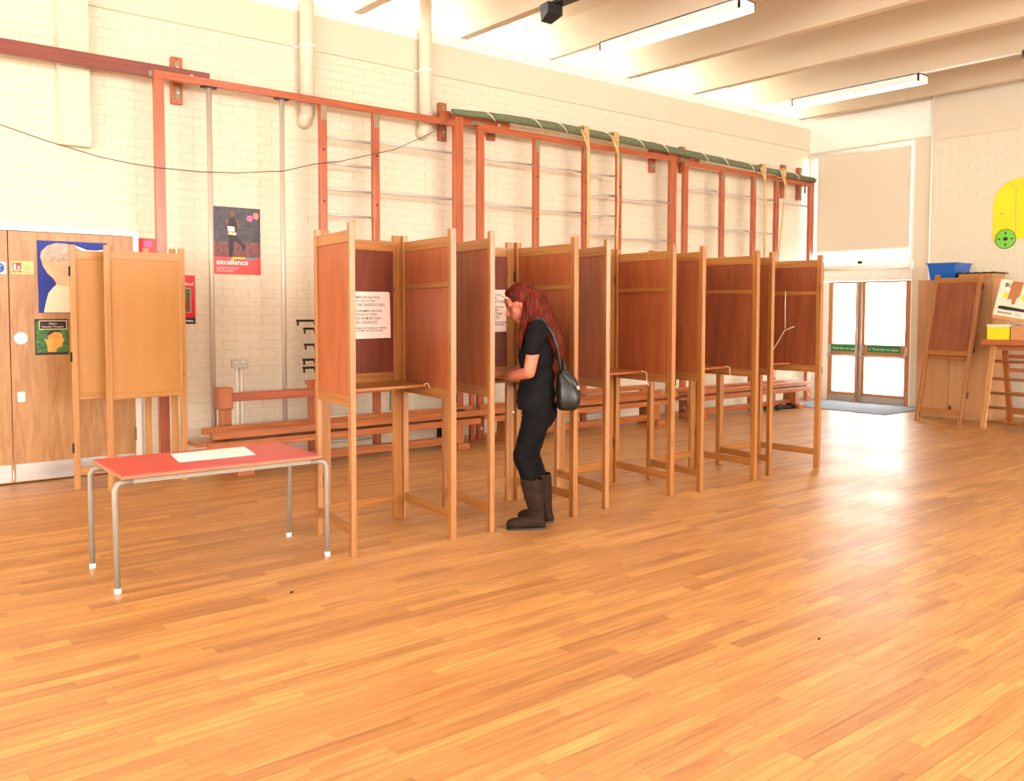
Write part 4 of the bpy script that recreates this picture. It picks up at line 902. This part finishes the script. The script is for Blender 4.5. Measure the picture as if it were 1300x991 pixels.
# ================================================================== the woman
O = Vector((3.95, 4.70, 0)); Fv = F0.copy(); Rv = R0.copy()
def LP(a, b_, z): return O + Rv*a + Fv*b_ + Vector((0, 0, z))
def blob(name, shapes, voxel, mat, parent=None, smooth=6, disp=None):
    """tapered capsules / ellipsoids united into one continuous surface"""
    bm = bmesh.new()
    for s in shapes:
        if s[0] == 'c':      # capsule chain: pts [(a,b,z)], radii
            pts = [LP(*p) for p in s[1]]; rad = s[2]
            for i in range(len(pts)-1):
                p, q = pts[i], pts[i+1]; r0, r1 = rad[i], rad[i+1]; n = max(2, int((q-p).length/(min(r0, r1)*.45))+1)
                d = (q-p).normalized(); x = d.orthogonal().normalized(); y = d.cross(x)
                mb = bmesh.ops.create_cone(bm, cap_ends=True, segments=14, radius1=r0, radius2=r1, depth=(q-p).length)
                M3 = Matrix((x, y, d)).transposed().to_4x4(); M3.translation = (p+q)/2
                bmesh.ops.transform(bm, matrix=M3, verts=mb['verts'])
            for p, r_ in zip(pts, rad):
                bmesh.ops.create_icosphere(bm, subdivisions=2, radius=r_, matrix=Matrix.Translation(p))
        elif s[0] == 'e':    # ellipsoid centre, radii (along face a, side b, z), pitch about side axis
            c = LP(*s[1]); ra, rb_, rz = s[2]; pit = s[3] if len(s) > 3 else 0
            ax, ay, az = Rv, Fv, Vector((0, 0, 1)); 
            A2 = ax*math.cos(pit) + az*math.sin(pit); Z2 = az*math.cos(pit) - ax*math.sin(pit)
            M3 = Matrix((A2*ra, ay*rb_, Z2*rz)).transposed().to_4x4(); M3.translation = c
            bmesh.ops.create_icosphere(bm, subdivisions=3, radius=1, matrix=M3)
    me = bpy.data.meshes.new(name); bm.to_mesh(me); bm.free()
    o = bpy.data.objects.new(name, me); COL.objects.link(o)
    md = o.modifiers.new('r', 'REMESH'); md.mode = 'VOXEL'; md.voxel_size = voxel; md.use_smooth_shade = True
    if smooth: ms = o.modifiers.new('s', 'SMOOTH'); ms.iterations = smooth; ms.factor = .5
    dg = bpy.context.evaluated_depsgraph_get(); dg.update()
    me2 = bpy.data.meshes.new_from_object(o.evaluated_get(dg)); o.modifiers.clear(); o.data = me2; bpy.data.meshes.remove(me)
    me2.name = name
    if disp:
        for v in me2.vertices: v.co = disp(v.co)
    me2.polygons.foreach_set('use_smooth', [True]*len(me2.polygons))
    me2.materials.clear(); me2.materials.append(MT[mat]); me2.update()
    if parent is not None: o.parent = parent
    return o
HP = math.radians(-30)     # head pitched down
HC = (-.018, 0.0, 1.545)   # head centre
def H(f, s, u):            # head-local: f forward (towards face), s side, u up -> body coords
    cf, sf = math.cos(HP), math.sin(HP)
    return (HC[0] - (f*cf - u*-sf*-1) if False else HC[0] - (f*cf + u*math.sin(-HP)), HC[1] + s, HC[2] + (u*cf - f*math.sin(-HP)))
body = []
# legs / pelvis / trunk core
body += [('c', [(.10, -.085, .80), (.012, -.085, .50), (.075, -.088, .26), (.094, -.09, .09)], [.082, .055, .046, .034]), ('c', [(.10, .085, .80), (.052, .09, .49), (.12, .10, .28), (.156, .10, .10)], [.082, .055, .046, .034]),
         ('c', [(.09, -.09, .055), (-.02, -.10, .035)], [.028, .018]), ('c', [(.155, .105, .055), (.06, .12, .035)], [.028, .018]),
         ('e', (.11, 0, .84), (.115, .16, .12)), ('e', (.10, 0, 1.0), (.095, .13, .14)), ('e', (.10, 0, 1.20), (.105, .15, .17)), ('c', [(.10, -.13, 1.365), (.10, .13, 1.365)], [.052, .052]),
         ('c', [(.095, 0, 1.36), (.05, 0, 1.46), (.02, 0, 1.50)], [.06, .048, .048])]
# near (left) arm and far arm
body += [('c', [(.095, -.165, 1.36), (.04, -.19, 1.075), (-.075, -.02, 1.04), (-.125, .13, 1.022)], [.050, .041, .034, .025]),
         ('c', [(.09, .17, 1.36), (.03, .22, 1.09), (-.10, .30, 1.03), (-.155, .33, 1.02)], [.05, .038, .028, .024])]
def hand(w, d, side, curl):
    """palm from wrist w towards d (body coords, a/b plane); five fingers"""
    w = Vector(w); d = Vector(d).normalized(); n = Vector((-d.y, d.x, 0))*side; up = Vector((0, 0, 1)); out = []
    pc = [w, w+d*.04, w+d*.075]; out.append(('c', [tuple(pc[0]), tuple(pc[1])], [.023, .024]))
    for k, (off, ln) in enumerate(((-.028, .052), (-.010, .064), (.010, .068), (.028, .062))):
        b0 = w+d*.035+n*off*.7; k0 = w+d*.078+n*off; dd = (d + n*off*3).normalized()
        p1 = k0+dd*ln*.5+up*-.006*curl; p2 = p1+dd*ln*.30+up*-.014*curl; p3 = p2+dd*ln*.22*(1-.3*curl)+up*-.014*curl
        out.append(('c', [tuple(b0), tuple(k0), tuple(p1), tuple(p2), tuple(p3)], [.012, .0105, .0092, .0085, .0075]))
    t0 = w+d*.02+n*.02; t1 = t0+n*.025+d*.025; t2 = t1+d*.03-n*.004-up*.006; t3 = t2+d*.018-n*.008-up*.006
    out.append(('c', [tuple(t0), tuple(t1), tuple(t2), tuple(t3)], [.013, .012, .0105, .009]))
    return out
body += hand((-.126, .135, 1.022), (-.35, .9, -.08), 1, .6) + hand((-.155, .33, 1.02), (-.9, -.2, -.05), -1, 1.0)
# head
body += [('e', H(-.012, 0, .018), (.098, .077, .098), HP), ('e', H(.035, 0, -.045), (.058, .056, .078), HP), ('e', H(.05, 0, .045), (.045, .058, .048), HP),
         ('c', [H(.088, 0, .016), H(.122, 0, -.026), H(.112, 0, -.040)], [.008, .010, .012]),             # nose
         ('c', [H(.096, -.011, -.034), H(.096, .011, -.034)], [.009, .009]),
         ('c', [H(.086, -.018, -.060), H(.093, 0, -.060), H(.086, .018, -.060)], [.007, .008, .007]),      # upper lip
         ('c', [H(.084, -.014, -.071), H(.089, 0, -.071), H(.084, .014, -.071)], [.0065, .008, .0065]),
         ('e', H(.074, 0, -.100), (.026, .026, .022), HP),                                              # chin
         ('c', [H(.075, -.045, .022), H(.088, -.018, .024), H(.088, .018, .024), H(.075, .045, .022)], [.012, .012, .012, .012]),  # brow
         ('e', H(.058, -.038, -.030), (.024, .020, .026), HP), ('e', H(.058, .038, -.030), (.024, .020, .026), HP),
         ('e', H(.004, -.077, -.020), (.013, .008, .022), HP+.5), ('e', H(.004, .077, -.020), (.013, .008, .022), HP+.5)]
woman = blob('person', body, .0058, 'skin', None, 3)
woman.name = 'person'
tag(woman, 'woman with long red hair, black top, trousers and brown boots, writing at a booth shelf', 'person')
def child(o): o.parent = woman; return o
# eyes: lids and lashes, eyebrows
for s in (-1, 1):
    e = MB()
    q = Vector(H(.083, s*.031, -.004)); c = LP(*q); n = 10
    e.tube([LP(*H(.090, s*.018, -.008)), LP(*H(.093, s*.030, -.013)), LP(*H(.084, s*.044, -.010))], .0028, 6)
    child(e.build('eyelashes', 'ink'))
    child(MB().tube([LP(*H(.098, s*.014, .022)), LP(*H(.096, s*.032, .029)), LP(*H(.080, s*.050, .022))], [.003, .0038, .002], 6).build('eyebrow', 'hair'))
child(MB().tube([LP(*H(.091, -.019, -.0655)), LP(*H(.099, 0, -.0655)), LP(*H(.091, .019, -.0655))], .003, 6).build('lips', 'coral'))['label'] = 'pink lips'
def fold(amp, fz, seed=0):
    def f(co):
        n = noise.noise(Vector((co.x*fz, co.y*fz, co.z*fz*1.4+seed)))*amp + noise.noise(Vector((co.x*fz*2.5, co.y*fz*2.5, co.z*fz*2.2+seed)))*amp*.4
        c = LP(.1, 0, co.z); d = (co-c); d.z = 0
        return co + d.normalized()*n
    return f
shirt = blob('top', [('e', (.095, 0, .92), (.130, .170, .14)), ('e', (.102, 0, 1.02), (.120, .150, .16)), ('e', (.092, 0, 1.20), (.128, .172, .19)), ('e', (.025, -.06, 1.24), (.065, .07, .075)), ('e', (.025, .06, 1.24), (.065, .07, .075)), ('c', [(.105, -.135, 1.375), (.105, .135, 1.375)], [.064, .064]),
     ('c', [(.100, -.165, 1.365), (.064, -.178, 1.235)], [.068, .060]), ('c', [(.09, .17, 1.36), (.055, .205, 1.22)], [.066, .058]), ('e', (.12, 0, 1.36), (.085, .11, .075)),
     ('c', [(.085, -.07, .86), (.085, .07, .86)], [.125, .125])], .0075, 'shirt', woman, 5, fold(.010, 9))
# trim hem and sleeve ends flat, open underneath
def cut_below(o, co, no, keep_test=None):
    bm = bmesh.new(); bm.from_mesh(o.data); g = bm.verts[:]+bm.edges[:]+bm.faces[:]
    bmesh.ops.bisect_plane(bm, geom=g, plane_co=co, plane_no=no, clear_inner=True); bm.to_mesh(o.data); bm.free()
cut_below(shirt, LP(0, 0, .818), (0, 0, 1)); shirt['label'] = 'loose black short-sleeved top'
md = shirt.modifiers.new('t', 'SOLIDIFY'); md.thickness = .004; md.offset = -1
trs = blob('trousers', [('c', [(.105, -.085, .82), (.065, -.088, .66), (.004, -.088, .50), (.045, -.09, .36)], [.108, .090, .072, .062]), ('c', [(.11, .085, .82), (.085, .088, .66), (.050, .092, .49), (.10, .10, .355), (.115, .10, .30)], [.105, .09, .07, .064, .060]),
     ('e', (.125, 0, .80), (.115, .165, .13)), ('c', [(.09, -.04, .9), (.09, .04, .9)], [.10, .10])], .007, 'denim', woman, 5, fold(.006, 16, 3))
trs['label'] = 'slim black trousers'
def boot(dx, b_, hz_, toe, toeb):
    sh = [('c', [(dx+.010, b_, .335), (dx+.028, b_, .22), (dx+.045, b_, .12), (dx+.05, b_, .075)], [.079, .070, .052, .05]), ('c', [(dx+.062, b_, .048), (dx+.0, b_+(toeb-b_)*.4, .05), (toe+.045, toeb, .038), (toe+.032, toeb, .034)], [.046, .044, .040, .034]),
          ('e', (dx+.075, b_, .035), (.034, .034, .04))]
    o = blob('boot', sh, .0055, 'boot', woman, 4, fold(.005, 28, b_))
    cut_below(o, LP(0, 0, .004), (0, 0, 1)); cut_below(o, LP(0, 0, .345), (0, 0, -1))
    s_ = MB(); pts = [(dx+.108, b_-.02), (dx+.112, b_+.02), (dx+.06, b_+.04), (dx-.02, (b_+toeb)/2+.042), (toe+.05, toeb+.042), (toe+.006, toeb+.024), (toe+.0, toeb-.01), (toe+.03, toeb-.036), (dx-.02, (b_+toeb)/2-.042), (dx+.06, b_-.042)]
    s_.prism(pts, lambda u, v, t: LP(u, v, t), 0, .014); sole = s_.build('boot_sole', 'black', o); o['label'] = 'dark brown mid-calf boot'
    return o
boot(.050, -.09, 0, -.112, -.115); boot(.115, .105, 0, -.03, .15)
def strands(amp):
    def f(co):
        d = (co - LP(.05, 0, co.z)); d.z = 0; a = math.atan2(d.dot(Fv), d.dot(Rv))
        n = noise.noise(Vector((a*9, co.z*3, 1.0)))*amp + noise.noise(Vector((a*22, co.z*4, 7.0)))*amp*.5
        return co + d.normalized()*n
    return f
hair = blob('hair', [('e', H(-.030, 0, .034), (.102, .088, .100), HP), ('e', H(.016, 0, .070), (.062, .070, .046), HP), ('e', H(-.06, 0, -.03), (.075, .088, .10), HP),
     ('c', [(.07, -.02, 1.56), (.12, -.03, 1.46), (.175, -.06, 1.36), (.225, -.07, 1.26), (.245, -.06, 1.17)], [.085, .085, .072, .055, .022]),
     ('c', [(.07, .03, 1.55), (.13, .04, 1.44), (.19, .03, 1.34), (.235, .02, 1.24), (.255, .02, 1.15)], [.085, .085, .07, .05, .02]),
     ('c', [(.035, -.080, 1.53), (.075, -.10, 1.45), (.11, -.115, 1.40), (.17, -.11, 1.33)], [.040, .045, .045, .03]),
     ('c', [(.02, -.082, 1.49), (.015, -.088, 1.42), (.0, -.12, 1.36), (-.015, -.135, 1.30), (-.018, -.14, 1.23)], [.030, .032, .028, .022, .010]),
     ('c', [(.02, .085, 1.50), (.02, .09, 1.42), (.0, .12, 1.34), (-.01, .13, 1.25)], [.03, .032, .026, .012])], .006, 'hair', woman, 3, strands(.010))
child(MB().tube([LP(*H(.062, -.074, .068)), LP(*H(.076, -.055, .088)), LP(*H(.084, 0, .098)), LP(*H(.076, .055, .088)), LP(*H(.062, .074, .068))], .0045, 8).build('sunglasses', 'cream'))['label'] = 'sunglasses pushed up on her hair'
child(MB().tube([LP(-.062, -.215, .815), LP(-.064, -.222, .815)], .006, 8).build('rivet', 'steel'))
# bag
bag_root = empty('shoulder_bag', LP(.30, -.06, .82), label='black leather bag hanging behind the woman\'s back', cat='bag')
bl_ = bag_root.location.copy()
def bagp(o): o.parent = bag_root; o.data.transform(Matrix.Translation(-bl_)); return o
def bag_loft(rings, n=28, e=.62):
    """rings: (z, centre a, centre b, half a, half b) of rounded-box section"""
    mb = MB()
    for (z, ca, cb, ha, hb) in rings:
        for k in range(n):
            t = 2*PI*k/n; c, s_ = math.cos(t), math.sin(t)
            u = math.copysign(abs(c)**e, c)*ha; v = math.copysign(abs(s_)**e, s_)*hb
            w_ = noise.noise(Vector((u*22, v*22, z*26)))*.006
            mb.v.append(tuple(LP(ca+u*(1+w_*9), cb+v*(1+w_*4), z+w_*.5)))
    for q in range(len(rings)-1):
        for k in range(n): mb.face([q*n+k, q*n+(k+1) % n, (q+1)*n+(k+1) % n, (q+1)*n+k], None, True)
    mb.face(list(range(n))[::-1], None, True); mb.face([(len(rings)-1)*n+k for k in range(n)], None, True)
    return mb
bagp(bag_loft([(.815, .300, -.05, .030, .09), (.82, .302, -.05, .060, .12), (.845, .308, -.05, .078, .138), (.90, .312, -.05, .084, .142), (.95, .306, -.05, .078, .138), (.99, .296, -.05, .066, .128), (1.03, .284, -.05, .054, .112), (1.06, .276, -.05, .044, .098), (1.075, .272, -.05, .034, .085), (1.07, .272, -.05, .02, .07)]).build('bag_body', 'leather'))
bagp(bag_loft([(.925, .372, -.06, .018, .07), (.93, .366, -.06, .030, .088), (.96, .352, -.06, .038, .104), (1.0, .334, -.06, .042, .112), (1.04, .310, -.06, .044, .104), (1.075, .288, -.06, .044, .092), (1.09, .274, -.06, .030, .075)]).build('bag_flap', 'leather'))
bagp(MB().tube([LP(.365, -.17, .985), LP(.375, -.16, .96)], .009, 8).build('clasp', 'steel'))
bagp(MB().tube([LP(.262, -.10, 1.05), LP(.25, -.12, 1.12), LP(.235, -.15, 1.22), LP(.20, -.16, 1.33), LP(.13, -.155, 1.435), LP(.07, -.15, 1.42), LP(.02, -.165, 1.30)], [.012]*7, 8).build('strap', 'leather'))
bagp(MB().tube([LP(.275, -.05, 1.06), LP(.262, -.06, 1.13), LP(.27, -.08, 1.16), LP(.285, -.09, 1.10), LP(.29, -.09, 1.05)], .009, 8).build('carry_handle', 'leather'))
# pencil and ballot paper
tag(MB().tube([LP(-.215, .29, 1.0), LP(-.235, .305, 1.10)], [.002, .0045], 6).build('pencil', 'ltyellow'), 'short pencil in the woman\'s right hand', 'pencil')
cc = LP(-.215, .33, 0)
tag(MB().box(cc.x-.09, cc.x+.06, cc.y-.06, cc.y+.09, .9925, .9935).build('ballot_paper', 'paper'), 'white ballot paper on the shelf before the woman', 'paper')
# little bits of dirt on the floor
for i, (p, lb) in enumerate((((2.05, 4.33), 'tiny dark speck on the floor in front of the red table'), ((3.62, 2.20), 'tiny dark speck on the floor in the right foreground'))):
    tag(MB().tube([(p[0]-.01, p[1], .004), (p[0]+.01, p[1]+.004, .004)], .004, 6).build('floor_speck', 'black'), lb, 'speck')
